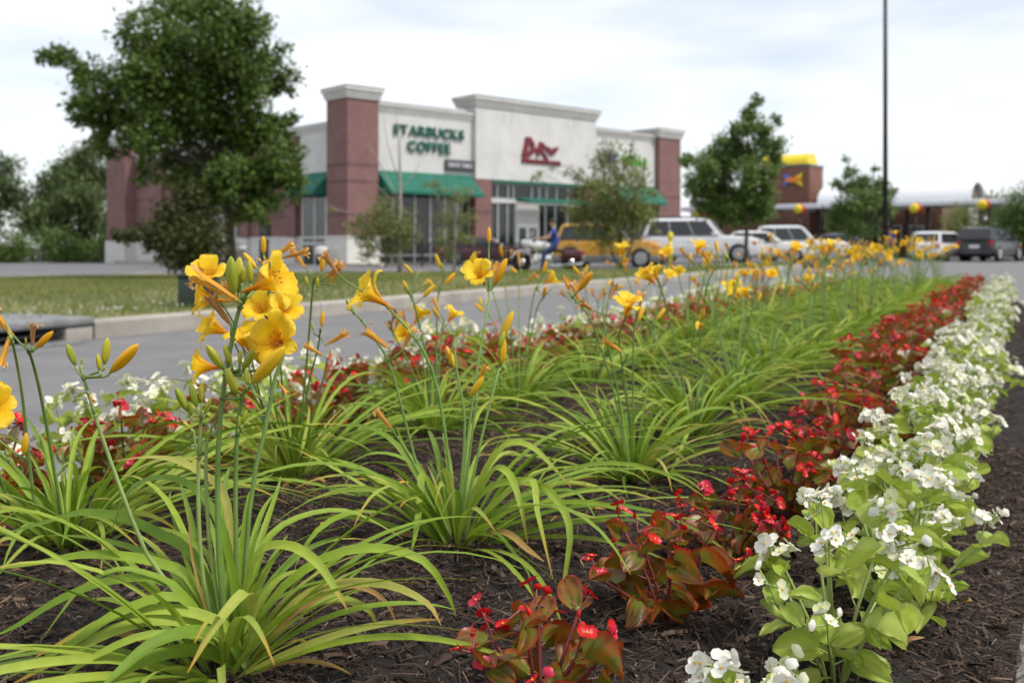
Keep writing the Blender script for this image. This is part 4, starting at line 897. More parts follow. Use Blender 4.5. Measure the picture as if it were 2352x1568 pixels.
mcp('seat', MB().box((-.62, -.17, .66), (.02, .17, .76), bev=.045), 'leather'); mcp('passenger_seat', MB().box((-.92, -.14, .74), (-.55, .14, .84), bev=.04), 'leather')
mcp('backrest', MB().lathe([(.02, -.05), (.13, -.04), (.15, 0), (.13, .04), (.02, .05)], 14, c=(-.98, 0, 1.14), axis='X'), 'leather'); mcp('backrest_bar', MB().tube([(-.92, 0, .7), (-.97, 0, 1.1)], .018, 6), 'chrome')
for s in (-1, 1):
    mcp('saddlebag', MB().box((-1.15, s * .17, .42), (-.55, s * .36, .74), bev=.06), 'paint_maroon_car'); mcp('exhaust', MB().tube([(.3, s * .2, .3), (-.2, s * .22, .22), (-1.15, s * .24, .28)], [.035, .045, .055], 10), 'chrome')
    mcp('handlebar', MB().tube([(.56, s * .05, 1.02), (.50, s * .25, 1.12), (.30, s * .40, 1.08)], .014, 6), 'chrome'); mcp('mirror', MB().lathe([(.01, -.02), (.06, 0), (.01, .02)], 10, c=(.50, s * .33, 1.25), axis='X'), 'chrome'); mcp('mirror_stalk', MB().tube([(.48, s * .28, 1.11), (.5, s * .33, 1.25)], .007, 5), 'chrome')
mcp('fairing', MB().box((.50, -.26, .80), (.78, .26, 1.06), bev=.09), 'paint_white_car'); mcp('headlight', MB().lathe([(.03, .0), (.10, .02), (.11, -.10), (.05, -.2)], 14, c=(.86, 0, .96), axis='X'), 'lamp_clear')
mcp('windshield', MB().prism([(.62, 1.04), (.66, 1.05), (.46, 1.42), (.44, 1.41)], -.22, .22), 'car_glass_clear')
mcp('tail_lamp', MB().box((-1.22, -.10, .60), (-1.14, .10, .70), bev=.02), 'lamp_red'); mcp('number_plate', MB().box((-1.19, -.12, .44), (-1.17, .12, .57)), 'sign_white')
mc.scale = (1.07,) * 3
mcp('kickstand', MB().tube([(-.05, .14, .3), (-.18, .26, .01)], .012, 6), 'dark_steel'); mcp('footboard', MB().box((.22, -.34, .26), (.5, -.18, .29)), 'black_iron')
rider = empty('person', (MX, MY, mz), R(180 - 8), 'person in blue shirt and jeans sitting on the motorcycle', 'person'); rider.scale = (1.07,) * 3
J = {'pelvis': ((-.28, 0, .86), (.155, .15)), 'belly': ((-.27, 0, 1.03), (.135, .16)), 'chest': ((-.22, 0, 1.24), (.125, .18)), 'neck0': ((-.19, 0, 1.42), .07), 'neck': ((-.17, 0, 1.49), .055), 'head0': ((-.15, 0, 1.55), .075), 'head1': ((-.14, 0, 1.63), .098), 'head2': ((-.15, 0, 1.71), .075)}
E = [('pelvis', 'belly'), ('belly', 'chest'), ('chest', 'neck0'), ('neck0', 'neck'), ('neck', 'head0'), ('head0', 'head1'), ('head1', 'head2')]
for s, n in ((1, 'l'), (-1, 'r')):
    J.update({'sh' + n: ((-.20, s * .17, 1.36), .075), 'el' + n: ((-.05, s * .30, 1.13), .05), 'wr' + n: ((.18, s * .36, 1.10), .034), 'pa' + n: ((.27, s * .38, 1.10), (.030, .042)), 'hi' + n: ((-.22, s * .10, .83), .11)})
    kx = .12 if s < 0 else .10
    J.update({'kn' + n: ((kx, s * .30, .62), .078), 'an' + n: ((.16, s * .34, .12), .048), 'he' + n: ((.14, s * .34, .05), .045), 'to' + n: ((.36, s * .36, .035), .035)})
    E += [('chest', 'sh' + n), ('sh' + n, 'el' + n), ('el' + n, 'wr' + n), ('wr' + n, 'pa' + n), ('pelvis', 'hi' + n), ('hi' + n, 'kn' + n), ('kn' + n, 'an' + n), ('an' + n, 'he' + n), ('he' + n, 'to' + n)]
    for k in range(4):
        dy = (k - 1.5) * .019; J['f%d%s' % (k, n)] = ((.31, s * .38 + dy, 1.115), .0105); J['g%d%s' % (k, n)] = ((.335 - .004 * abs(k - 1), s * .38 + dy, 1.09), .0095); J['e%d%s' % (k, n)] = ((.31, s * .38 + dy, 1.062), .008)
        E += [('pa' + n, 'f%d%s' % (k, n)), ('f%d%s' % (k, n), 'g%d%s' % (k, n)), ('g%d%s' % (k, n), 'e%d%s' % (k, n))]
    J['t1' + n] = ((.25, s * .345, 1.085), .012); J['t2' + n] = ((.285, s * .338, 1.066), .009); E += [('pa' + n, 't1' + n), ('t1' + n, 't2' + n)]
def rider_region(c):
    if c.z > 1.44 and abs(c.y) < .14: return 0
    if c.z < .09 and c.x > .05: return 3
    if abs(c.y) > .22 and c.z > .98 and c.x > -.12: return 0
    if c.z > .90: return 1
    return 2
skin_body('body', J, E, 'pelvis', rider_region, ['skin', 'shirt_blue', 'jeans', 'shoe'], rider)
def head_bits(parent, c, cap=False):
    MB().lathe([(.104, -.01), (.106, .03), (.09, .08), (.05, .112), (.01, .118)], 14, c=(c[0] - .012, c[1], c[2] + .01)).build('hair', [M['hair']], parent)
    for s in (-1, 1):
        MB().lathe([(.002, -.008), (.011, 0), (.002, .008)], 8, c=(c[0] + .088, c[1] + s * .034, c[2] + .004), axis='X').build('eye', [M['sign_white']], parent); MB().lathe([(.006, -.012), (.028, 0), (.006, .012)], 8, c=(c[0] - .01, c[1] + s * .098, c[2] - .01), axis='Y').build('ear', [M['skin']], parent)
    MB().prism([(c[0] + .08, c[2] - .005), (c[0] + .118, c[2] - .035), (c[0] + .085, c[2] - .042)], c[1] - .013, c[1] + .013).build('nose', [M['skin']], parent)
    MB().box((c[0] + .078, c[1] - .024, c[2] - .072), (c[0] + .092, c[1] + .024, c[2] - .062), bev=.003).build('mouth', [M['lamp_red']], parent)
head_bits(rider, (-.14, 0, 1.635))
# a second person standing among the far cars
pp = P(2046, 600, 51.0)
walker = empty('person', (pp.x, pp.y, lot_z(pp.x)), R(200), 'person in a blue top standing among the parked cars behind the lilies', 'person')
J = {'pelvis': ((0, 0, .90), (.12, .15)), 'belly': ((0, 0, 1.05), (.105, .14)), 'chest': ((.01, 0, 1.25), (.115, .17)), 'neck0': ((.01, 0, 1.41), .06), 'neck': ((.02, 0, 1.46), .05), 'head0': ((.03, 0, 1.52), .07), 'head1': ((.035, 0, 1.60), .093), 'head2': ((.02, 0, 1.67), .07)}
E = [('pelvis', 'belly'), ('belly', 'chest'), ('chest', 'neck0'), ('neck0', 'neck'), ('neck', 'head0'), ('head0', 'head1'), ('head1', 'head2')]
for s, n in ((1, 'l'), (-1, 'r')):
    J.update({'sh' + n: ((0, s * .165, 1.36), .065), 'el' + n: ((-.02, s * .24, 1.10), .045), 'wr' + n: ((.06, s * .25, .88), .032), 'pa' + n: ((.08, s * .25, .80), (.028, .038)), 'hi' + n: ((0, s * .09, .84), .10), 'kn' + n: ((.02, s * .10, .48), .068), 'an' + n: ((-.01, s * .11, .09), .042), 'to' + n: ((.13, s * .12, .035), .035)})
    E += [('chest', 'sh' + n), ('sh' + n, 'el' + n), ('el' + n, 'wr' + n), ('wr' + n, 'pa' + n), ('pelvis', 'hi' + n), ('hi' + n, 'kn' + n), ('kn' + n, 'an' + n), ('an' + n, 'to' + n)]
    for k in range(4):
        dx = (k - 1.5) * .018; J['f%d%s' % (k, n)] = ((.085 + dx, s * .25, .755), .0095); J['g%d%s' % (k, n)] = ((.10 + dx, s * .245, .715 + .006 * abs(k - 1)), .008); E += [('pa' + n, 'f%d%s' % (k, n)), ('f%d%s' % (k, n), 'g%d%s' % (k, n))]
    J['t1' + n] = ((.115, s * .235, .79), .011); J['t2' + n] = ((.13, s * .232, .755), .008); E += [('pa' + n, 't1' + n), ('t1' + n, 't2' + n)]
def walker_region(c):
    if c.z > 1.42 and abs(c.y) < .13: return 0
    if c.z < .075: return 3
    if abs(c.y) > .19 and c.z < 1.14: return 0
    return 1 if c.z > .92 else 2
skin_body('body', J, E, 'pelvis', walker_region, ['skin', 'shirt_blue', 'jeans', 'shoe'], walker); head_bits(walker, (.035, 0, 1.605))

# ================================================================ daylilies
def blade_data(path, width, twist=0.0, side=None, up_ref=None):
    """A channelled strap leaf along a path: verts, quads, along, across."""
    n = len(path); vs_, al, ac = [], [], []
    for i, p in enumerate(path):
        u = i / (n - 1); t = (path[min(i + 1, n - 1)] - path[max(i - 1, 0)]).normalized()
        sd = side if side is not None else t.cross(up_ref or Vector((0, 0, 1)))
        sd = sd - t * sd.dot(t)
        if sd.length < 1e-4: sd = t.orthogonal()
        sd.normalize(); sd.rotate(Quaternion(t, twist * u)); up = sd.cross(t)
        w = width * (.62 + .38 * min(1, u / .25)) * (1 - max(0, (u - .45) / .55) ** 1.7) * .5 + .00035
        fold = .42 * (1 - .55 * u)
        for s in (-1, -.5, 0, .5, 1): vs_.append(p + sd * (w * s) + up * (w * fold * (abs(s) - .5))); al.append(u); ac.append(s)
    q = [(i * 5 + j, i * 5 + j + 1, (i + 1) * 5 + j + 1, (i + 1) * 5 + j) for i in range(n - 1) for j in range(4)]
    return vs_, q, al, ac
def rand_path(base, az, p0, L, bend, n=13, off=.012, power=1.4, sway=.0, floor=True):
    p = Vector((math.cos(az) * off, math.sin(az) * off, -.008)); out = [p.copy()]; ds = L / (n - 1)
    for i in range(1, n):
        u = (i - .5) / (n - 1); pit = p0 - bend * u ** power; a = az + sway * u * u
        p = p + Vector((math.cos(pit) * math.cos(a), math.cos(pit) * math.sin(a), math.sin(pit))) * ds
        if floor:
            wx, wy = base.x + p.x, base.y + p.y; o = -DY * wx + DX * wy; g = soil_z(o) - base.z + .006 if 0 < o < 2.1 else .16 - base.z
            if p.z < g and i > 3: p = Vector((p.x, p.y, g + .003 * (i % 2)))
        out.append(p.copy())
    return out
def rand_blades(r, base, n, size=1.0):
    out = []; lean = r.uniform(0, 6.283); size *= r.uniform(.86, 1.10); la = r.uniform(.08, .30)
    for k in range(n):
        az = r.uniform(0, 2 * math.pi); inner = r.random()
        p0 = R(72 - 44 * inner + r.gauss(0, 7)); L = r.uniform(.28, .50) * size * (1 - .25 * (inner < .2)); bend = p0 + R(r.uniform(0, 62) * (.35 + .65 * inner))
        L *= 1 + la * math.cos(az - lean); p0 -= R(10) * la * 3 * math.cos(az - lean)
        if r.random() < .10: bend *= .4; L *= .8
        out.append((rand_path(base, az, p0, L, bend, off=.006 + .028 * inner * r.random() + .006, power=r.uniform(1.0, 1.5), sway=r.gauss(0, .3)), r.uniform(.0058, .0102), r.gauss(0, .6), inner))
    return out
def add_blade(parent, path, width, twist, mkey='blade', side=None, up_ref=None):
    v, q, al, ac = blade_data(path, width, twist, side, up_ref)
    me = new_mesh('leaf_blade', v, q, M[mkey], smooth=True, attrs={'along': al, 'across': ac, 'tint': [0.0] * len(v)}); return put('leaf_blade', me, parent)

# flower meshes: the petals of near flowers are pieces of their own
def petal_mesh(name, prof, half, ruffle, wrap=True, seed=0, nu=13, nv=9):
    vs_, al, ac = [], [], []; r_ = random.Random(seed)
    ph = r_.uniform(0, 6)
    for i in range(nu):
        u = 1 - (1 - i / (nu - 1)) ** 1.35; rr = np.interp(u, [p[0] for p in prof], [p[1] for p in prof]); zz = np.interp(u, [p[0] for p in prof], [p[2] for p in prof]); hw = np.interp(u, [h[0] for h in half], [h[1] for h in half])
        for j in range(nv):
            s = -1 + 2 * j / (nv - 1); lat = hw * s; a = lat / max(rr, .0085)
            e = abs(s) ** 2 * max(0, (u - .35) / .65); z = zz + ruffle * e * (math.sin(u * 17 + s * 3 + ph) + .5 * math.sin(u * 37 + ph)) - .10 * hw * (1 - abs(s)) * (1 if u < .8 else .2)
            tipz = .0012 * math.sin(s * 7 + ph) * (u > .85)
            if rr > .012 or True: x, y = rr * math.cos(a * min(1, .0135 / max(rr, .001))) , (rr * math.sin(a) if rr < .0135 else lat)
            vs_.append((x, y, z + tipz)); al.append(u); ac.append(s)
    q = [(i * nv + j, i * nv + j + 1, (i + 1) * nv + j + 1, (i + 1) * nv + j) for i in range(nu - 1) for j in range(nv - 1)]
    return vs_, q, al, ac
PI_ = [(0, .0028, 0), (.2, .0048, .014), (.4, .0095, .030), (.6, .0175, .0435), (.78, .0270, .0510), (.9, .0335, .0515), (1, .0375, .0480)]
PO_ = [(0, .0028, 0), (.2, .0050, .013), (.4, .0105, .028), (.6, .0190, .0400), (.78, .0290, .0450), (.9, .0355, .0440), (1, .0395, .0395)]
HI_ = [(0, .0026), (.2, .0048), (.4, .0090), (.6, .0150), (.78, .0172), (.88, .0158), (.95, .0112), (.985, .0058), (1, .0008)]
HO_ = [(0, .0026), (.2, .0042), (.4, .0070), (.6, .0105), (.78, .0112), (.88, .0098), (.95, .0064), (1, .0006)]
petals, sepals = [], []
for sd in range(4):
    v, q, a, c = petal_mesh('petal', PI_, HI_, .0030, seed=sd); petals.append(new_mesh('petal', v, q, M['petal'], smooth=True, attrs={'along': a, 'across': c, 'tint': [0.0] * len(v)}))
    v, q, a, c = petal_mesh('sepal', PO_, HO_, .0012, seed=sd + 9); sepals.append(new_mesh('sepal', v, q, M['petal'], smooth=True, attrs={'along': a, 'across': c, 'tint': [.3] * len(v)}))
def core_mesh():
    b = MB()
    for k in range(6):
        a = k * math.pi / 3 + .3; e = Vector((math.cos(a) * .0085, math.sin(a) * .0085 + .004, .040 + .003 * (k % 2)))
        b.tube(smooth_path([(0, 0, .008), (e.x * .5, e.y * .4, .026), e], 5), .00045, 4, 0); b.tube([e + Vector((-.0012, 0, 0)), e + Vector((.0016, .0006, .0008))], .0009, 5, 1)
    b.tube(smooth_path([(0, 0, .008), (.001, .004, .03), (.002, .010, .047)], 6), .0005, 4, 0)
    b.lathe([(.0010, -.014), (.0022, -.008), (.0030, 0), (.0044, .010)], 8, 2)
    return b.mesh('flower', [M['stamen'], M['anther'], M['petal']])
core = core_mesh()
for me in (core,): 
    at = me.attributes.new('along', 'FLOAT', 'POINT'); at.data.foreach_set('value', np.full(len(me.vertices), .1, np.float32))
def joined_flower(sd):
    vs_, fs, al, ac = [], [], [], []
    for k in range(6):
        src = (PI_, HI_, .003) if k % 2 == 0 else (PO_, HO_, .0012); v, q, a, c = petal_mesh('p', *src, seed=sd * 7 + k, nu=6, nv=4); b = len(vs_); ca, sa = math.cos(k * math.pi / 3), math.sin(k * math.pi / 3)
        vs_ += [(x * ca - y * sa, x * sa + y * ca, z) for x, y, z in v]; fs += [tuple(b + i for i in f) for f in q]; al += a; ac += c
    return new_mesh('flower', vs_, fs, M['petal'], smooth=True, attrs={'along': al, 'across': ac, 'tint': [0.0] * len(vs_)})
flower_far = [joined_flower(i) for i in range(4)]
def spent_mesh(sd):
    r_ = random.Random(sd); vs_, fs, al, ac = [], [], [], []
    for k in range(6):
        curl = r_.uniform(-.2, .9); prof = [(0, .0026, 0), (.25, .0040, .016), (.5, .0048, .032), (.72, .0055 + .004 * max(0, curl), .046), (.88, .008 + .012 * max(0, curl), .052 - .004 * curl), (1, .006 + .018 * max(0, curl), .054 - .016 * curl)]
        half = [(0, .0024), (.3, .0040), (.6, .0044), (.8, .0040), (1, .0008)]
        v, q, a, c = petal_mesh('p', prof, half, .0016, seed=sd * 11 + k, nu=8, nv=4); tw = r_.uniform(-.25, .25); b = len(vs_)
        for x, y, z in v:
            an = k * math.pi / 3 + tw + 14 * z * r_.uniform(.9, 1.1) * .5; vs_.append((x * math.cos(an) - y * math.sin(an) + .0009 * math.sin(z * 300 + k), x * math.sin(an) + y * math.cos(an), z))
        fs += [tuple(b + i for i in f) for f in q]; al += a; ac += c
    return new_mesh('withered_flower', vs_, fs, M['spent'], smooth=True, attrs={'along': al, 'across': ac, 'tint': [0.0] * len(vs_)})
spents = [spent_mesh(i) for i in range(6)]
def bud_mesh(mkey, sharp):
    b = MB(); pr = [(.10, 0), (.16, .05), (.30, .13), (.44, .28), (.50, .48), (.48, .66), (.38, .82), (.22, .93), (.06, 1.0)]
    b.lathe(pr, 18, lobe=lambda a: 1 + .10 * math.cos(3 * a) - .05 * (abs(math.cos(1.5 * a)) < .14)); me = b.mesh('bud', [M[mkey]])
    at = me.attributes.new('along', 'FLOAT', 'POINT'); at.data.foreach_set('value', np.array([v.co.z for v in me.vertices], np.float32)); return me
bud_y, bud_g = bud_mesh('bud_yellow', 1), bud_mesh('bud_green', 1)
def orient(pos, d, roll, scale):
    q = Vector(d).normalized().to_track_quat('Z', 'Y').to_matrix().to_4x4(); s = scale if hasattr(scale, '__len__') else (scale,) * 3
    return Matrix.Translation(pos) @ q @ Matrix.Rotation(roll, 4, 'Z') @ Matrix.Diagonal((*s, 1))
def head(kind, parent, pos, d, size, r, near):
    """flower / spent: size is a scale; bud: size is its length in metres."""
    if kind == 'flower':
        if near:
            f = put('flower', core, parent, orient(pos, d, r.uniform(0, 6), size))
            for k in range(6):
                me = (petals if k % 2 == 0 else sepals)[r.randrange(4)]; put('petal' if k % 2 == 0 else 'sepal', me, f, Matrix.Rotation(k * math.pi / 3 + r.gauss(0, .06), 4, 'Z') @ Matrix.Rotation(r.gauss(0, .07), 4, 'Y'))
        else: put('flower', flower_far[r.randrange(4)], parent, orient(pos, d, r.uniform(0, 6), size))
    elif kind == 'spent': put('withered_flower', spents[r.randrange(6)], parent, orient(pos, d, r.uniform(0, 6), (size * r.uniform(.9, 1.25), size * r.uniform(.9, 1.25), size)))
    else:
        w = size * (.27 if kind == 'by' else .30); put('bud', bud_y if kind == 'by' else bud_g, parent, orient(pos, d, r.uniform(0, 6), (w, w, size)))
def stalk(parent, main, branches, r0, pale=False):
    b = MB(); n = 12; pth = smooth_path(main, n); b.tube(pth, [r0 * (1.1 - .45 * i / (n - 1)) for i in range(n)], 7)
    for br in branches:
        pp = smooth_path(br, 5); b.tube(pp, [r0 * .55] * 4 + [r0 * .62], 6)
        if (pp[-1] - pp[0]).length > .012: b.lathe([(.0001, -.004), (r0 * 1.3, 0), (.0001, .005)], 6, c=tuple(pp[0]))
    return b.build('flower_stalk', [M['scape_pale' if pale else 'scape']], parent)
def C(dx, up, toward): return Vector((dx, -toward, up))
def px_stalk(parent, base, path, Y, heads, r0=.0030, pale=False, r=random, near=True, Yb=None):
    """A stalk traced through picture places at its own distance, with flowers and buds on short branches."""
    Yb = Yb or base.y; L = lambda x, y, YY: P(x, y, YY) - base
    n = len(path); main = [L(x, y, Yb + (Y - Yb) * i / (n - 1)) for i, (x, y) in enumerate(path)]; brs = []
    for h in heads:
        kind, x, y, d, size = h[:5]; dY = h[5] if len(h) > 5 else 0.0; pos = L(x, y, Y + dY); d = C(*d).normalized(); end = main[-1]
        k = min(range(len(main)), key=lambda i: (main[i] - pos).length + (.02 if main[i].z > pos.z else 0)); st = main[k]
        if k > 0 and st.z > pos.z - .004: st = main[k].lerp(main[k - 1], .4)
        if (pos - st).length > .004: brs.append([st, st.lerp(pos, .55) + Vector((0, 0, -.002)), pos - d * .006, pos])
        head(kind, parent, pos, d, size, r, near)
    stalk(parent, main, brs, r0, pale)
def rand_stalks(parent, base, r, n, near, h0=.40, h1=.55):
    for k in range(n):
        az = r.uniform(0, 6.283); hgt = r.uniform(h0, h1); lean = r.uniform(.03, .16); off = Vector((math.cos(az), math.sin(az), 0))
        main = [off * .012, off * (lean * .35) + Vector((0, 0, hgt * .45)), off * (lean * .8) + Vector((r.gauss(0, .01), r.gauss(0, .01), hgt * .85)), off * lean * 1.1 + Vector((r.gauss(0, .012), r.gauss(0, .012), hgt))]
        brs = []; m = r.choice((2, 2, 3, 3, 4)); top = main[-1]
        for q in range(m):
            a2 = r.uniform(0, 6.283); el = r.uniform(.3, 1.3); d = Vector((math.cos(a2) * math.cos(el), math.sin(a2) * math.cos(el), math.sin(el))); st = main[2].lerp(top, r.uniform(.1, 1.0)); L = r.uniform(.010, .032); pos = st + d * L
            kind = r.choices(('flower', 'spent', 'by', 'bg'), (.15, .33, .36, .16))[0]
            fd = d + Vector((0, 0, .15)) + (Vector((-base.x, -base.y, 0)).normalized() * .45 if kind == 'flower' and r.random() < .6 else Vector())
            brs.append([st, st + d * L * .6, pos]); head(kind, parent, pos, fd, r.uniform(.70, .90) if kind in ('flower', 'spent') else (r.uniform(.030, .052) if kind == 'by' else r.uniform(.014, .032)), r, near)
        stalk(parent, main, brs, .0024)

ROW_A = [(.85, .80), (1.385, .805), (1.966, .72), (2.49, .747)] + [(3.05 + .55 * i, .78) for i in range(17)]
ROW_B = [(1.1, 1.36), (1.65, 1.35), (2.21, 1.35), (2.72, 1.365), (3.27, 1.34)] + [(3.82 + .55 * i, 1.35) for i in range(15)]
LILY_LABEL = {('A', 0): 'nearest daylily clump, its tall stalk crowned by two large yellow blooms', ('A', 1): 'daylily clump with arching leaves behind the nearest red begonias', ('A', 2): 'low spreading daylily clump alone on open mulch, middle of the bed', ('B', 0): 'daylily clump cut off by the left edge of the picture', ('B', 1): 'daylily clump with many yellow blooms just behind the nearest clump'}
far_foliage = []
def foliage_mesh(sd):
    r = random.Random(sd); base = Vector((0, 0, 0)); vs_, fs, al, ac, ti = [], [], [], [], []
    for path, w, tw, inner in rand_blades(r, Vector((*bp(6, 1.05)[:2], .275)), 78):
        v, q, a, c = blade_data(path[::2], w * 1.1, tw, None, Vector((r.gauss(0, .45), r.gauss(0, .45), 1))); b = len(vs_); vs_ += v; fs += [tuple(b + i for i in f) for f in q]; al += a; ac += c; ti += [r.random()] * len(v)
    return new_mesh('foliage', vs_, fs, M['blade'], smooth=True, attrs={'along': al, 'across': ac, 'tint': ti})
far_foliage = [foliage_mesh(100 + i) for i in range(5)]
L1B = [  # signature leaves of the nearest clump: picture places, end depth offset, width, material
    ([(560, 1515), (630, 1370), (747, 1281), (863, 1258), (971, 1286), (1027, 1361), (1048, 1417)], .02, .0125, 'blade'), ([(575, 1500), (677, 1384), (770, 1342), (887, 1342), (980, 1384), (1013, 1435)], -.06, .0125, 'blade'),
    ([(537, 1500), (583, 1286), (653, 1251), (723, 1286), (770, 1351), (798, 1400)], -.10, .0120, 'blade'), ([(537, 1500), (580, 1330), (621, 1230), (700, 1183), (793, 1172), (863, 1200), (926, 1236)], .16, .0120, 'blade'), ([(546, 1500), (552, 1340), (574, 1137), (630, 1085)], .10, .0090, 'blade'), ([(550, 1500), (570, 1300), (600, 1180), (640, 1120)], .18, .0085, 'blade'),
    ([(560, 1520), (582, 1420), (566, 1358), (495, 1436), (430, 1545)], -.16, .0150, 'blade'), ([(545, 1510), (525, 1260), (467, 1141), (402, 1099), (327, 1104), (285, 1141), (253, 1230)], .04, .0115, 'blade'), ([(553, 1500), (522, 1160), (467, 1090), (397, 1055), (327, 1050), (247, 1062)], .16, .0115, 'blade'),
    ([(540, 1510), (457, 1291), (373, 1230), (280, 1188), (187, 1176), (93, 1202), (-10, 1230)], .10, .0135, 'blade'), ([(530, 1510), (443, 1337), (373, 1295), (280, 1277), (187, 1274), (93, 1291), (-15, 1308)], .0, .0145, 'blade'), ([(528, 1510), (420, 1361), (327, 1314), (257, 1310), (187, 1351), (140, 1407), (96, 1468)], -.08, .0115, 'blade'),
    ([(525, 1510), (397, 1342), (257, 1333), (140, 1375), (47, 1431), (-15, 1462)], -.03, .0125, 'blade'), ([(569, 1530), (490, 1449), (373, 1421), (257, 1449), (140, 1510), (20, 1575)], -.10, .0185, 'blade'), ([(574, 1535), (513, 1463), (443, 1449), (350, 1477), (271, 1543), (220, 1590)], -.17, .0175, 'blade'), ([(560, 1538), (467, 1496), (373, 1501), (280, 1543), (225, 1585)], -.15, .0165, 'blade'),
    ([(520, 1520), (420, 1375), (280, 1403), (163, 1477), (10, 1560)], -.10, .0135, 'blade'), ([(530, 1510), (480, 1330), (420, 1230), (289, 1202)], .14, .0080, 'blade'), ([(525, 1510), (430, 1340), (327, 1267), (210, 1235), (117, 1228)], .06, .0105, 'blade'), ([(560, 1530), (520, 1440), (400, 1400), (250, 1420), (60, 1520)], -.07, .0150, 'blade'), ([(555, 1530), (470, 1470), (330, 1460), (180, 1530), (120, 1590)], -.16, .0160, 'blade'),
    ([(548, 1510), (560, 1400), (572, 1290), (600, 1190)], .08, .0100, 'blade'), ([(530, 1510), (512, 1380), (500, 1260), (470, 1160)], .10, .0110, 'blade'), ([(540, 1510), (535, 1380), (538, 1250), (548, 1190)], .05, .0110, 'blade'), ([(550, 1515), (548, 1400), (528, 1290), (515, 1230)], -.03, .0120, 'blade'), ([(556, 1515), (580, 1420), (640, 1330), (720, 1300)], .04, .0120, 'blade'),
    ([(570, 1510), (650, 1420), (760, 1375), (840, 1395), (870, 1440)], .08, .0115, 'blade'), ([(585, 1500), (690, 1400), (800, 1345), (880, 1375), (915, 1440)], .03, .0080, 'blade_dry'), ([(520, 1500), (470, 1390), (440, 1270), (433, 1165)], -.02, .0030, 'blade_dry'), ([(590, 1520), (600, 1480), (604, 1440)], .0, .0100, 'blade_dry')]
L2B = [([(1050, 1235), (1106, 1134), (1170, 1105), (1243, 1115), (1292, 1166), (1310, 1229), (1296, 1334), (1292, 1392)], -.22, .0140, 'blade'), ([(1054, 1235), (1124, 1089), (1166, 1085), (1194, 1152), (1212, 1247)], -.16, .0135, 'blade'), ([(1062, 1235), (1105, 1100), (1159, 1022), (1215, 1022), (1264, 1065), (1313, 1120)], -.05, .0120, 'blade'), ([(1079, 1235), (1120, 1190), (1194, 1160), (1299, 1170), (1436, 1212)], -.05, .0110, 'blade'), ([(1065, 1235), (1130, 1180), (1211, 1145), (1306, 1125), (1355, 1166), (1383, 1229)], -.08, .0115, 'blade'),
       ([(1090, 1235), (1159, 1222), (1215, 1264), (1250, 1289)], -.12, .0120, 'blade_dry'), ([(1085, 1235), (1135, 1222), (1177, 1265), (1208, 1306), (1222, 1341)], -.16, .0080, 'blade'), ([(1040, 1235), (1000, 1130), (940, 1060), (860, 1040), (780, 1075)], -.06, .0115, 'blade'), ([(1035, 1235), (990, 1180), (900, 1130), (800, 1125), (700, 1150)], -.05, .0115, 'blade'), ([(1035, 1235), (980, 1130), (900, 1010), (800, 975), (690, 1010)], .1, .0115, 'blade'), ([(1040, 1235), (975, 1090), (965, 1150), (955, 1220), (945, 1265)], -.16, .0120, 'blade'), ([(1075, 1235), (1110, 1180), (1215, 1100), (1235, 1180), (1270, 1330)], -.2, .0130, 'blade')]
def lily(row, i, t, o):
    z = soil_z(o); base = bp(t + (0 if i < 5 else random.uniform(-.06, .06)), o + (0 if i < 5 else random.uniform(-.05, .05)), z); r = random.Random(900 + i * 17 + (0 if row == 'A' else 500)); dist = base.length
    side = 'right' if row == 'A' else 'left'
    lab = LILY_LABEL.get((row, i)) or '%s daylily clump from the near end of the %s' % (ordinal(i + 1), 'row beside the kerbside begonias' if row == 'A' else 'row on the road side')
    root = empty('daylily', base, 0, lab, 'daylily', 'daylilies planted down the middle of the bed')
    near = dist < 3.3
    if near:
        hand = L1B if (row, i) == ('A', 0) else L2B if (row, i) == ('A', 1) else []
        for pts, dY, w, mk in hand:
            n = len(pts); path = smooth_path([P(x, y, base.y + dY * (k / (n - 1)) ** .8 + (0 if k else 0)) - base for k, (x, y) in enumerate(pts)], 16); add_blade(root, path, w * .86, r.gauss(0, .3), mk, None, Vector((r.gauss(0, .15), -r.uniform(.35, .9), .8)))
        nb = 66 if hand is L1B else 72 if hand else 92
        for path, w, tw, inner in rand_blades(r, base, nb, .86 if (row, i) == ('A', 0) else 1.0): add_blade(root, path, w, tw, 'blade', None, Vector((r.gauss(0, .45), r.gauss(0, .45), 1)))
        for k in range(4):   # withered leaves lying at the foot
            az = r.uniform(0, 6.28); add_blade(root, rand_path(base, az, R(r.uniform(10, 40)), r.uniform(.12, .24), R(60), off=.03), .008, r.gauss(0, 2), 'blade_dry')
    else:
        f = put('foliage', far_foliage[r.randrange(5)], root, Matrix.Rotation(r.uniform(0, 6.28), 4, 'Z') @ Matrix.Diagonal((*(r.uniform(.92, 1.1),) * 2, r.uniform(.9, 1.08), 1))); f['kind'] = 'stuff'
    if (row, i) == ('A', 0): stalks_nearest(root, base, r)
    elif (row, i) == ('A', 1): stalks_second(root, base, r)
    elif (row, i) == ('B', 0): stalks_left(root, base, r)
    elif (row, i) == ('B', 1): stalks_behind(root, base, r)
    else: rand_stalks(root, base, r, r.choice((4, 5, 6)) if dist < 5 else r.choice((5, 6, 7)), dist < 2.6, .26 if dist < 3 else .30 if dist < 7 else .36, .45 if dist < 3 else .48 if dist < 7 else .54)
    return root
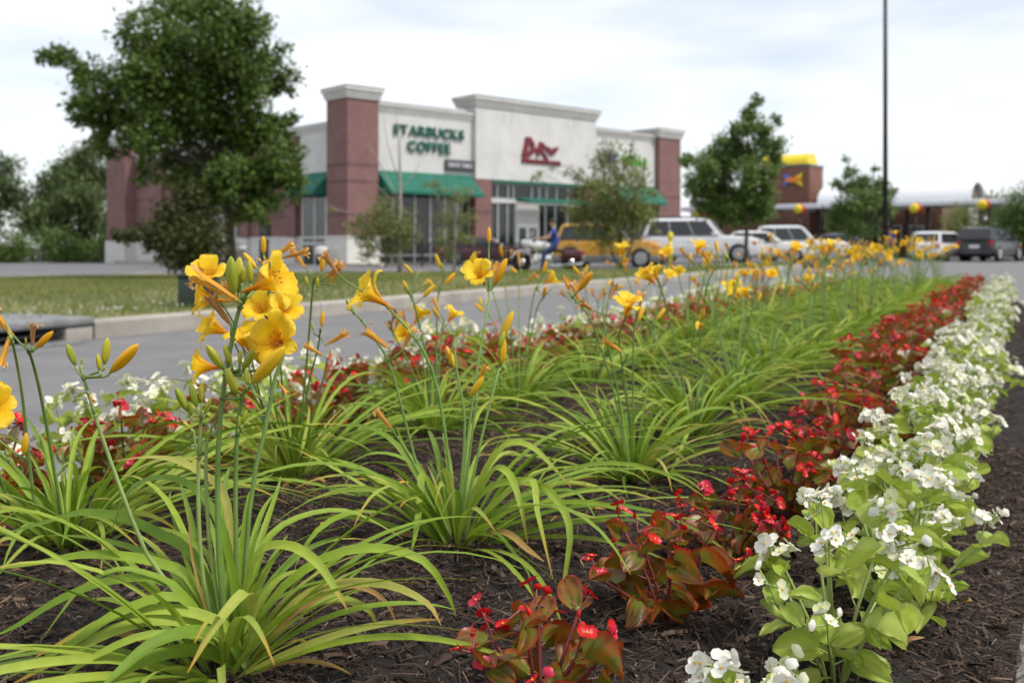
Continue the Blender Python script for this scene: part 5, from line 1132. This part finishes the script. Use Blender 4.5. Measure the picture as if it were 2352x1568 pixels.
def stalks_nearest(o, b, r):
    Y = 1.10
    px_stalk(o, b, [(525, 1520), (505, 1300), (500, 1150), (503, 1000), (518, 860), (545, 725), (556, 694)], Y, [
        ('flower', 574, 664, (.93, .30, .24), .84, -.01), ('by', 600, 838, (-.35, .93, .1), .036, .02), ('spent', 545, 690, (-.80, .52, .15), 1.12, -.01), ('spent', 527, 742, (-.55, .82, .2), .75), ('bg', 537, 680, (-.06, 1, .05), .044, -.006), ('bg', 548, 672, (.0, 1, -.1), .040, .012), ('bg', 575, 652, (-.03, 1, .1), .026, -.008), ('bg', 556, 650, (.1, 1, 0), .018, .006),
        ('bg', 514, 848, (-.55, .83, .1), .033, -.006), ('bg', 530, 838, (-.3, .95, 0), .024, .004), ('bg', 556, 852, (.48, .87, .1), .028), ('bg', 550, 838, (.15, 1, .2), .017), ('bg', 545, 905, (-.35, .94, .15), .032, -.006), ('bg', 530, 888, (-.2, 1, 0), .016), ('spent', 590, 655, (.35, .9, -.1), .6, .02)], .0033, r=r)
    px_stalk(o, b, [(548, 1500), (541, 1180), (545, 1000), (557, 910), (572, 886)], Y - .01, [('by', 578, 880, (.68, .74, .12), .056), ('bg', 567, 884, (-.05, 1, 0), .019), ('bg', 548, 985, (.1, 1, .1), .015), ('bg', 556, 975, (.3, 1, 0), .017)], .0027, r=r)
    px_stalk(o, b, [(552, 1500), (575, 1150), (612, 972), (629, 877), (648, 825), (658, 800)], Y + .05, [('flower', 652, 786, (-.16, .26, .95), .80, .0), ('spent', 640, 878, (.4, -.5, .1), .35)], .0027, r=r)
    px_stalk(o, b, [(515, 1510), (470, 1350), (455, 1150), (460, 985), (462, 955)], Y, [('bg', 432, 945, (-.42, .9, .1), .030), ('bg', 452, 935, (-.25, .97, 0), .027), ('bg', 463, 925, (0, 1, 0), .022), ('bg', 440, 955, (-.1, 1, .2), .016), ('bg', 470, 950, (.3, .9, .2), .014), ('bg', 478, 935, (.3, 1, 0), .012), ('bg', 438, 985, (-.6, .7, .2), .012), ('bg', 470, 1005, (.5, .8, .2), .012)], .0026, True, r)
    px_stalk(o, b, [(520, 1510), (482, 1250), (473, 1080), (478, 1000), (500, 960)], Y + .02, [('spent', 482, 968, (.7, .55, .1), .62), ('spent', 495, 985, (.25, .95, 0), .5)], .0024, True, r)
    px_stalk(o, b, [(510, 1510), (430, 1400), (364, 1310), (322, 1240), (240, 1020), (205, 910), (192, 868)], Y - .02, [('bg', 174, 840, (-.33, .94, .1), .026), ('bg', 239, 838, (.12, .99, .0), .030), ('bg', 229, 852, (-.08, 1, .1), .019, -.004), ('by', 252, 856, (.71, .69, .12), .046), ('bg', 187, 838, (.1, 1, 0), .008), ('spent', 205, 905, (.4, -.4, .3), .25)], .0026, True, r)
def stalks_second(o, b, r):
    Y = 1.58
    px_stalk(o, b, [(1040, 1230), (1029, 1047), (1001, 876), (957, 780), (905, 722), (890, 705)], Y, [('flower', 887, 700, (-.80, .52, .35), 1.0), ('spent', 775, 628, (-.45, .75, .2), .8, .01), ('bg', 944, 768, (-.5, .8, 0), .010)], .0026, r=r)
    px_stalk(o, b, [(1025, 1230), (982, 1155), (927, 953), (892, 829), (830, 735), (800, 705)], Y + .03, [('spent', 890, 797, (-.80, .6, .05), .92), ('spent', 925, 800, (.45, .85, .1), .8), ('bg', 800, 702, (-.3, .9, .1), .012), ('bg', 812, 712, (-.5, .8, 0), .010)], .0024, r=r)
    px_stalk(o, b, [(1052, 1230), (1075, 1000), (1100, 823), (1122, 700), (1122, 668)], Y + .16, [('flower', 1112, 650, (-.28, .62, .73), .78), ('by', 1135, 655, (.42, .90, .05), .052), ('spent', 1128, 640, (.3, .9, -.3), .6, .03), ('by', 1123, 560, (0, 1, 0), .030, .03)], .0024, r=r)
    px_stalk(o, b, [(1060, 1230), (1105, 1010), (1138, 880), (1148, 842)], Y + .10, [('by', 1152, 838, (.05, 1, .1), .050), ('by', 1150, 782, (.38, .9, 0), .054), ('bg', 1146, 800, (.3, .95, 0), .030, -.01), ('bg', 1153, 880, (.5, .8, 0), .010)], .0023, r=r)
    px_stalk(o, b, [(1048, 1230), (1068, 980), (1052, 870), (1044, 800), (1048, 770)], Y + .06, [('by', 1046, 846, (-.38, .92, .05), .040), ('bg', 1050, 774, (.1, 1, 0), .017), ('bg', 1030, 760, (-.3, .8, 0), .008)], .0023, r=r)
    px_stalk(o, b, [(1056, 1230), (1080, 1030), (1094, 920), (1094, 900)], Y + .04, [('by', 1078, 912, (.55, .83, .1), .042), ('spent', 1096, 882, (.42, .9, .1), .68)], .0023, r=r)
    px_stalk(o, b, [(1035, 1230), (985, 1130), (935, 1040), (900, 985)], Y - .05, [('spent', 898, 982, (-.6, .75, .1), .72)], .0022, r=r)
def stalks_left(o, b, r):
    Y = 1.40
    px_stalk(o, b, [(150, 1240), (118, 1040), (92, 900), (72, 822), (62, 800)], Y, [('by', 82, 800, (.72, .68, .1), .036), ('spent', 74, 796, (.08, 1, .1), .66), ('spent', 30, 770, (-.6, .75, .2), .9), ('bg', 60, 790, (-.1, 1, 0), .010)], .0028, r=r)
    px_stalk(o, b, [(90, 1250), (66, 1050), (50, 900), (32, 800), (25, 775)], Y - .03, [('spent', 22, 772, (-.2, -.95, .2), .85), ('spent', 12, 745, (-.7, .7, .1), 1.0)], .0027, True, r)
    px_stalk(o, b, [(60, 1260), (0, 1100), (-36, 1010), (-44, 965)], Y - .12, [('flower', -42, 950, (.62, .35, .70), .90), ('by', 55, 1045, (.15, .98, .1), .030), ('bg', 20, 1050, (.3, .9, 0), .014)], .0026, r=r)
def stalks_behind(o, b, r):
    Y = 1.78
    px_stalk(o, b, [(668, 1080), (625, 900), (618, 760), (615, 640), (622, 612)], Y, [('by', 606, 585, (0, 1, .1), .034), ('spent', 628, 590, (.82, .52, .2), .85), ('spent', 650, 592, (.95, .25, .2), .95), ('by', 590, 618, (-.62, .78, .1), .038), ('bg', 610, 600, (-.3, .9, 0), .012)], .0024, r=r)
    px_stalk(o, b, [(660, 1080), (590, 900), (545, 760), (505, 690), (490, 660)], Y - .02, [('flower', 482, 660, (.12, .75, .65), .95), ('flower', 515, 690, (-.90, .12, .30), .95), ('spent', 555, 690, (-.7, .7, .1), .9)], .0024, r=r)
    px_stalk(o, b, [(664, 1080), (610, 960), (570, 880), (545, 800), (528, 778)], Y + .02, [('flower', 527, 768, (-.80, .45, .40), .95), ('flower', 505, 845, (-.98, .12, .15), .92)], .0023, r=r)
    px_stalk(o, b, [(668, 1080), (620, 980), (590, 880), (578, 820)], Y, [('flower', 577, 812, (-.25, .90, .35), .95), ('by', 560, 800, (-.5, .8, 0), .034)], .0023, r=r)
    px_stalk(o, b, [(672, 1080), (650, 900), (640, 790), (628, 738)], Y + .05, [('flower', 612, 728, (-.10, .55, .83), .92), ('flower', 640, 728, (.50, .55, .66), .92), ('bg', 588, 690, (0, 1, 0), .032), ('by', 600, 690, (.1, 1, 0), .030), ('spent', 662, 700, (.4, .9, 0), .8)], .0024, r=r)
    px_stalk(o, b, [(680, 1080), (700, 880), (712, 740), (718, 660), (722, 640)], Y + .06, [('by', 738, 625, (.15, .98, 0), .040), ('spent', 700, 612, (-.6, .8, .1), .8), ('spent', 745, 640, (.8, .6, .2), .9), ('spent', 760, 650, (.5, .85, .2), .8), ('bg', 728, 662, (.1, 1, .2), .022), ('bg', 708, 655, (-.3, .9, 0), .018)], .0024, r=r)
    px_stalk(o, b, [(684, 1080), (705, 900), (730, 800), (735, 755)], Y + .10, [('by', 738, 752, (.1, 1, 0), .032), ('spent', 752, 790, (.85, .5, .1), .85), ('bg', 720, 760, (-.2, 1, 0), .016)], .0023, r=r)
    px_stalk(o, b, [(690, 1080), (725, 930), (745, 860), (752, 820)], Y + .08, [('spent', 740, 815, (-.8, .5, .2), .75), ('bg', 756, 815, (.3, .9, .1), .012)], .0022, True, r)
for i, (t, o) in enumerate(ROW_A): lily('A', i, t, o)
for i, (t, o) in enumerate(ROW_B): lily('B', i, t, o)

# ================================================================ begonias
def begonia_leaf(seed, curl, nu=10, nv=9):
    r = random.Random(seed); vs_, al, ed, ac = [], [], [], []; asym = r.uniform(-.22, .22); ph = r.uniform(0, 6); fold = r.uniform(.15, .95); lean = r.uniform(-.35, .35); tipdrop = r.uniform(-.1, .5)
    for i in range(nu):
        u = i / (nu - 1); hw = .50 * (math.sin(math.pi * (.10 + .80 * u)) ** .75) * (1 - .12 * u)
        if u > .999: hw = .10
        for j in range(nv):
            s = -1 + 2 * j / (nv - 1); back = -.10 * abs(s) * (1 - u) ** 2; e = max(abs(s), (u - .5) * 2)
            x = s * hw * (.92 + asym * s) * (1 + .035 * (i % 2) * (abs(s) > .99)) + asym * .5 * u * u; y = u + back + .022 * ((j % 2) - .5) * (u > .95)
            z = curl * (abs(s) ** 1.6) * hw * (1 + lean * s) + fold * abs(x) * .6 - tipdrop * u * u + .05 * math.sin(7 * u + 4 * s + ph) * abs(s) + .022 * math.sin(21 * u + ph) * abs(s) ** 3
            vs_.append((x, y, z)); al.append(u); ed.append(max(0, e)); ac.append(s)
    q = [(i * nv + j, i * nv + j + 1, (i + 1) * nv + j + 1, (i + 1) * nv + j) for i in range(nu - 1) for j in range(nv - 1)]
    return np.array(vs_), np.array(q), al, ed, ac
LEAVES = [begonia_leaf(i, .1 + .4 * (i % 3)) for i in range(7)]
def leaf_mesh(k, mkey):
    v, q, al, ed, ac = LEAVES[k]; return new_mesh('leaf', v, [tuple(int(i) for i in f) for f in q], M[mkey], smooth=True, attrs={'along': al, 'edge': ed, 'across': ac, 'tint': [0.0] * len(v)})
def begonia_flower():
    vs_, q, mi = [], [], []
    for k, (sz, lift) in enumerate(((1.0, .25), (.62, .5), (1.0, .25), (.62, .5))):
        a = k * math.pi / 2; b = len(vs_)
        for i in range(4):
            u = i / 3; hw = (.22, .52, .56, .22)[i] * sz
            for j in range(4):
                s = -1 + 2 * j / 3; rr = .10 + u * .92 * sz - .06 * abs(s) * u; z = lift * u * u * sz * .55 + .10 * s * s * sz; x, y = rr, s * hw; vs_.append((x * math.cos(a) - y * math.sin(a), x * math.sin(a) + y * math.cos(a), z))
        q += [(b + i * 4 + j, b + i * 4 + j + 1, b + (i + 1) * 4 + j + 1, b + (i + 1) * 4 + j) for i in range(3) for j in range(3)]; mi += [0] * 9
    b = len(vs_)
    for z, r_ in ((.02, .10), (.12, .14), (.22, .07)): vs_ += [(r_, 0, z), (0, r_, z), (-r_, 0, z), (0, -r_, z)]
    for k in range(2): q += [(b + k * 4 + j, b + k * 4 + (j + 1) % 4, b + (k + 1) * 4 + (j + 1) % 4, b + (k + 1) * 4 + j) for j in range(4)]
    q.append((b + 8, b + 9, b + 10, b + 11)); mi += [1] * 9
    return np.array(vs_, float), np.array(q), mi
BF = begonia_flower()
def begonia_closed():
    """A half open bloom or bud: two petals pressed together."""
    vs_, q = [], []
    for sgn in (-1, 1):
        b = len(vs_)
        for i in range(4):
            u = i / 3; hw = (.15, .5, .55, .12)[i]
            for j in range(4): s = -1 + 2 * j / 3; vs_.append((s * hw, sgn * (.22 * math.sin(math.pi * u) * (1 - s * s * .8) + .02), u * .9))
        q += [(b + i * 4 + j, b + i * 4 + j + 1, b + (i + 1) * 4 + j + 1, b + (i + 1) * 4 + j) for i in range(3) for j in range(3)]
    return np.array(vs_, float), np.array(q), [0] * len(q)
BC = begonia_closed()
def fl_mesh(T, mkey, nm): 
    v, q, mi = T; return new_mesh(nm, v, [tuple(int(i) for i in f) for f in q], [M[mkey], M['begonia_eye']], mi, True, {'tint': [0.0] * len(v)})
BM = {c: dict(leaf=[leaf_mesh(k, 'begonia_%s_leaf' % ('red' if c == 'red' else 'green')) for k in range(7)], flower=fl_mesh(BF, 'begonia_%s_flower' % c, 'flower'), bud=fl_mesh(BC, 'begonia_%s_flower' % c, 'bud'), lk='begonia_%s_leaf' % ('red' if c == 'red' else 'green'), fk='begonia_%s_flower' % c, stem='stem_red' if c == 'red' else 'stem_green') for c in ('red', 'white')}
def begonia_plan(c, r, size=1.0, bloom=1.0, leaf=1.0):
    """Stems, leaf frames and flower frames of one plant, about its foot."""
    stems, leaves, flowers, buds = [], [], [], []
    n = r.randint(9, 11) if c == 'red' else r.randint(11, 13); hgt = (.140 if c == 'red' else .165) * size
    def fr(pos, y, z, s, ws=1.0):
        y = Vector(y).normalized(); x = y.cross(Vector(z));
        if x.length < 1e-4: x = y.orthogonal()
        x.normalize(); zz = x.cross(y); m = Matrix.Identity(4)
        for k in range(3): m[k][0] = x[k] * s * ws; m[k][1] = y[k] * s; m[k][2] = zz[k] * s; m[k][3] = pos[k]
        return m
    for k in range(n):
        az = k * 2.4 + r.uniform(-.3, .3); f = (k + .5) / n; out = (.012 + .085 * math.sqrt(f)) * size * r.uniform(.8, 1.2); h = hgt * (1 - .62 * f ** 1.5) * r.uniform(.8, 1.1)
        d = Vector((math.cos(az), math.sin(az), 0)); st = [d * .008, d * out * .45 + Vector((0, 0, h * .5)), d * out + Vector((0, 0, h))]
        stems.append(smooth_path(st, 5)); pth = smooth_path(st, 9)
        for q in range(4):
            p = pth[min(8, 2 + q * 2)]; a2 = az + (q % 2 * 2 - 1) * r.uniform(.3, 1.7) + r.gauss(0, .3); pd = Vector((math.cos(a2), math.sin(a2), r.uniform(.0, .55))); pet = r.uniform(.008, .020) * size; p2 = p + pd * pet; stems.append([p, p2])
            ld = Vector((math.cos(a2), math.sin(a2), r.uniform(-.6, .9))); nz = Vector((math.cos(a2) * .3 + r.gauss(0, .6), math.sin(a2) * .3 + r.gauss(0, .6), .8)); leaves.append((r.randrange(7), fr(p2, ld, nz, r.uniform(.026, .054) * leaf * size * (.95 if c == 'red' else .82), r.uniform(.8, 1.1))))
        a2 = r.uniform(0, 6.28); leaves.append((r.randrange(7), fr(pth[-1], Vector((math.cos(a2), math.sin(a2), .7)), Vector((-math.cos(a2) * .6, -math.sin(a2) * .6, .8)), r.uniform(.024, .040) * size)))
        m = max(1, int(bloom * (r.choice((4, 5, 7, 8, 9)) if c == 'red' else r.choice((6, 8, 10, 11, 13))))); e = pth[-1] + Vector((d.x * .012, d.y * .012, r.uniform(.012, .040) * size)); stems.append([pth[-1], e])
        for q in range(m):
            v = Vector((r.gauss(0, 1), r.gauss(0, 1), r.gauss(.3, .6))).normalized(); p = e + v * r.uniform(.005, .027); fd = Vector((v.x + d.x * .5, v.y + d.y * .5, .45 + r.random() * .6)); s = r.uniform(.0085, .0125) if c == 'red' else r.uniform(.0100, .0150); stems.append([e, p])
            (flowers if r.random() < (.62 if c == 'red' else .74) else buds).append(fr(p, Vector((r.gauss(0, 1), r.gauss(0, 1), r.gauss(0, .4))), fd, s) if True else None)
    return stems, leaves, flowers, buds
def stems_mesh(c, stems):
    b = MB()
    for s in stems: b.tube(s, [.0023 if len(s) > 2 else .0011] * len(s), 5, cap=False)
    return b.mesh('stem', [M[BM[c]['stem']]])
def join_frames(nm, T, fl, mats, mi=None, attrs=None):
    o = bulk(nm, T[0], T[1], np.array([np.array(m) for m in fl]), mats, attrs=attrs, smooth=True, mi=mi); me = o.data; bpy.data.objects.remove(o); return me
variants = {'red': [], 'white': []}
for c in variants:
    for k in range(5):
        stems, leaves, flowers, buds = begonia_plan(c, random.Random(40 + k + (0 if c == 'red' else 30)), 1.05, .7 if c == 'red' else 1.0)
        T = LEAVES[k]; small = dict(leaf=join_frames('foliage', (T[0], T[1]), [m for _, m in leaves], M[BM[c]['lk']], attrs={'along': T[2], 'edge': T[3], 'across': T[4]}),
                                    flower=join_frames('blossom', BF, flowers, [M[BM[c]['fk']], M['begonia_eye']], BF[2]), bud=join_frames('bud_cluster', BC, buds, [M[BM[c]['fk']], M['begonia_eye']], BC[2]), stem=stems_mesh(c, stems))
        variants[c].append(small)
def begonia(c, t, o, lab, group, idx, size=1.0):
    base = bp(t, o, soil_z(o) - .004); r = random.Random(hash((c == 'red', round(t * 1000), round(o * 1000))) & 0xffff); dist = base.length
    root = empty('begonia', base, r.uniform(0, 6.28), lab, 'begonia', group)
    if dist < 2.75:
        stems, leaves, flowers, buds = begonia_plan(c, r, size, *((.6 if c == 'red' else .85, 1.04) if idx < 2 and o < .6 else (1, 1)))
        put('stem', stems_mesh(c, stems), root)
        for k, m in leaves: put('leaf', BM[c]['leaf'][k], root, m)
        for m in flowers: put('flower', BM[c]['flower'], root, m)
        for m in buds: put('bud', BM[c]['bud'], root, m)
    else:
        v = variants[c][r.randrange(5)]; s = r.uniform(.92, 1.15) * size
        for nm, k in (('stem', 'stem'), ('foliage', 'leaf'), ('blossom', 'flower'), ('bud_cluster', 'bud')):
            q = put(nm, v[k], root, Matrix.Diagonal((s, s, s * r.uniform(.95, 1.1), 1)))
            if k != 'stem': q['kind'] = 'stuff'
    return root
RED_R = [(.95, .45), (1.30, .425), (1.60, .42), (1.93, .40), (2.24, .40), (2.56, .40)] + [(2.86 + .30 * i, .42) for i in range(31)]
WHITE_R = [(.985, .24), (1.29, .205), (1.55, .165), (1.76, .165)] + [(1.98 + .24 * i, .17) for i in range(43)]
RED_L = [(1.18 + .30 * i, 1.665) for i in range(36)]
WHITE_L = [(1.32 + .27 * i, 1.885) for i in range(40)]
special = {('red', 'kerb side', 0): 'nearest bronze leaved red begonia, cut by the bottom edge', ('red', 'kerb side', 1): 'second red begonia from the front, spreading glossy bronze leaves on open mulch', ('white', 'kerb side', 0): 'white begonia barely showing at the bottom edge beside the nearest red one', ('white', 'kerb side', 1): 'nearest full white begonia with pale green leaves and drooping buds'}
for c, side, rows in (('red', 'kerb side', RED_R), ('white', 'kerb side', WHITE_R), ('red', 'road side', RED_L), ('white', 'road side', WHITE_L)):
    for i, (t, o) in enumerate(rows):
        j = 0 if i < 4 and side == 'kerb side' else 1
        lab = special.get((c, side, i)) or '%s %s begonia from the near end of the %s row of the bed' % (ordinal(i + 1), c, side)
        begonia(c, t + j * random.uniform(-.035, .035), o + j * random.uniform(-.025, .025), lab, '%s begonias along the %s of the bed' % (c, side), i, (.84, .96)[i] if (c == 'red' and i < 2 and side == 'kerb side') else .62 if (c, side, i) == ('white', 'kerb side', 0) else 1.18 if (c, side) == ('white', 'kerb side') and i in (1, 2, 3) else random.uniform(.80, 1.18) * (1.06 if side == 'road side' and c == 'white' else 1.0))

# dropped petals and dry leaf bits on the mulch: litter
lv, lf, la, lc, lt = [], [], [], [], []
for k in range(80):
    t = .7 + 3.2 * random.random(); o = random.uniform(.05, 1.95); Lr = random.uniform(.5, 1.1); Mt = Matrix.Translation(bp(t, o, soil_z(o) + .010)) @ Matrix.Rotation(random.uniform(0, 6.28), 4, 'Z') @ Matrix.Scale(Lr, 4)
    pth = [Vector((0, 0, 0)), Vector((.008, .004, .004)), Vector((.018, .002, .005)), Vector((.028 + .02 * random.random(), .008, 0))]
    v, q, al, ac = blade_data(smooth_path(pth, 6), .007, random.gauss(0, 2)); b = len(lv); lv += [Mt @ p for p in v]; lf += [tuple(b + i for i in f) for f in q]; la += al; lc += ac; lt += [random.random()] * len(v)
tag(put('plant_litter', new_mesh('plant_litter', lv, lf, M['spent'], smooth=True, attrs={'along': la, 'across': lc, 'tint': lt})), kind='stuff')
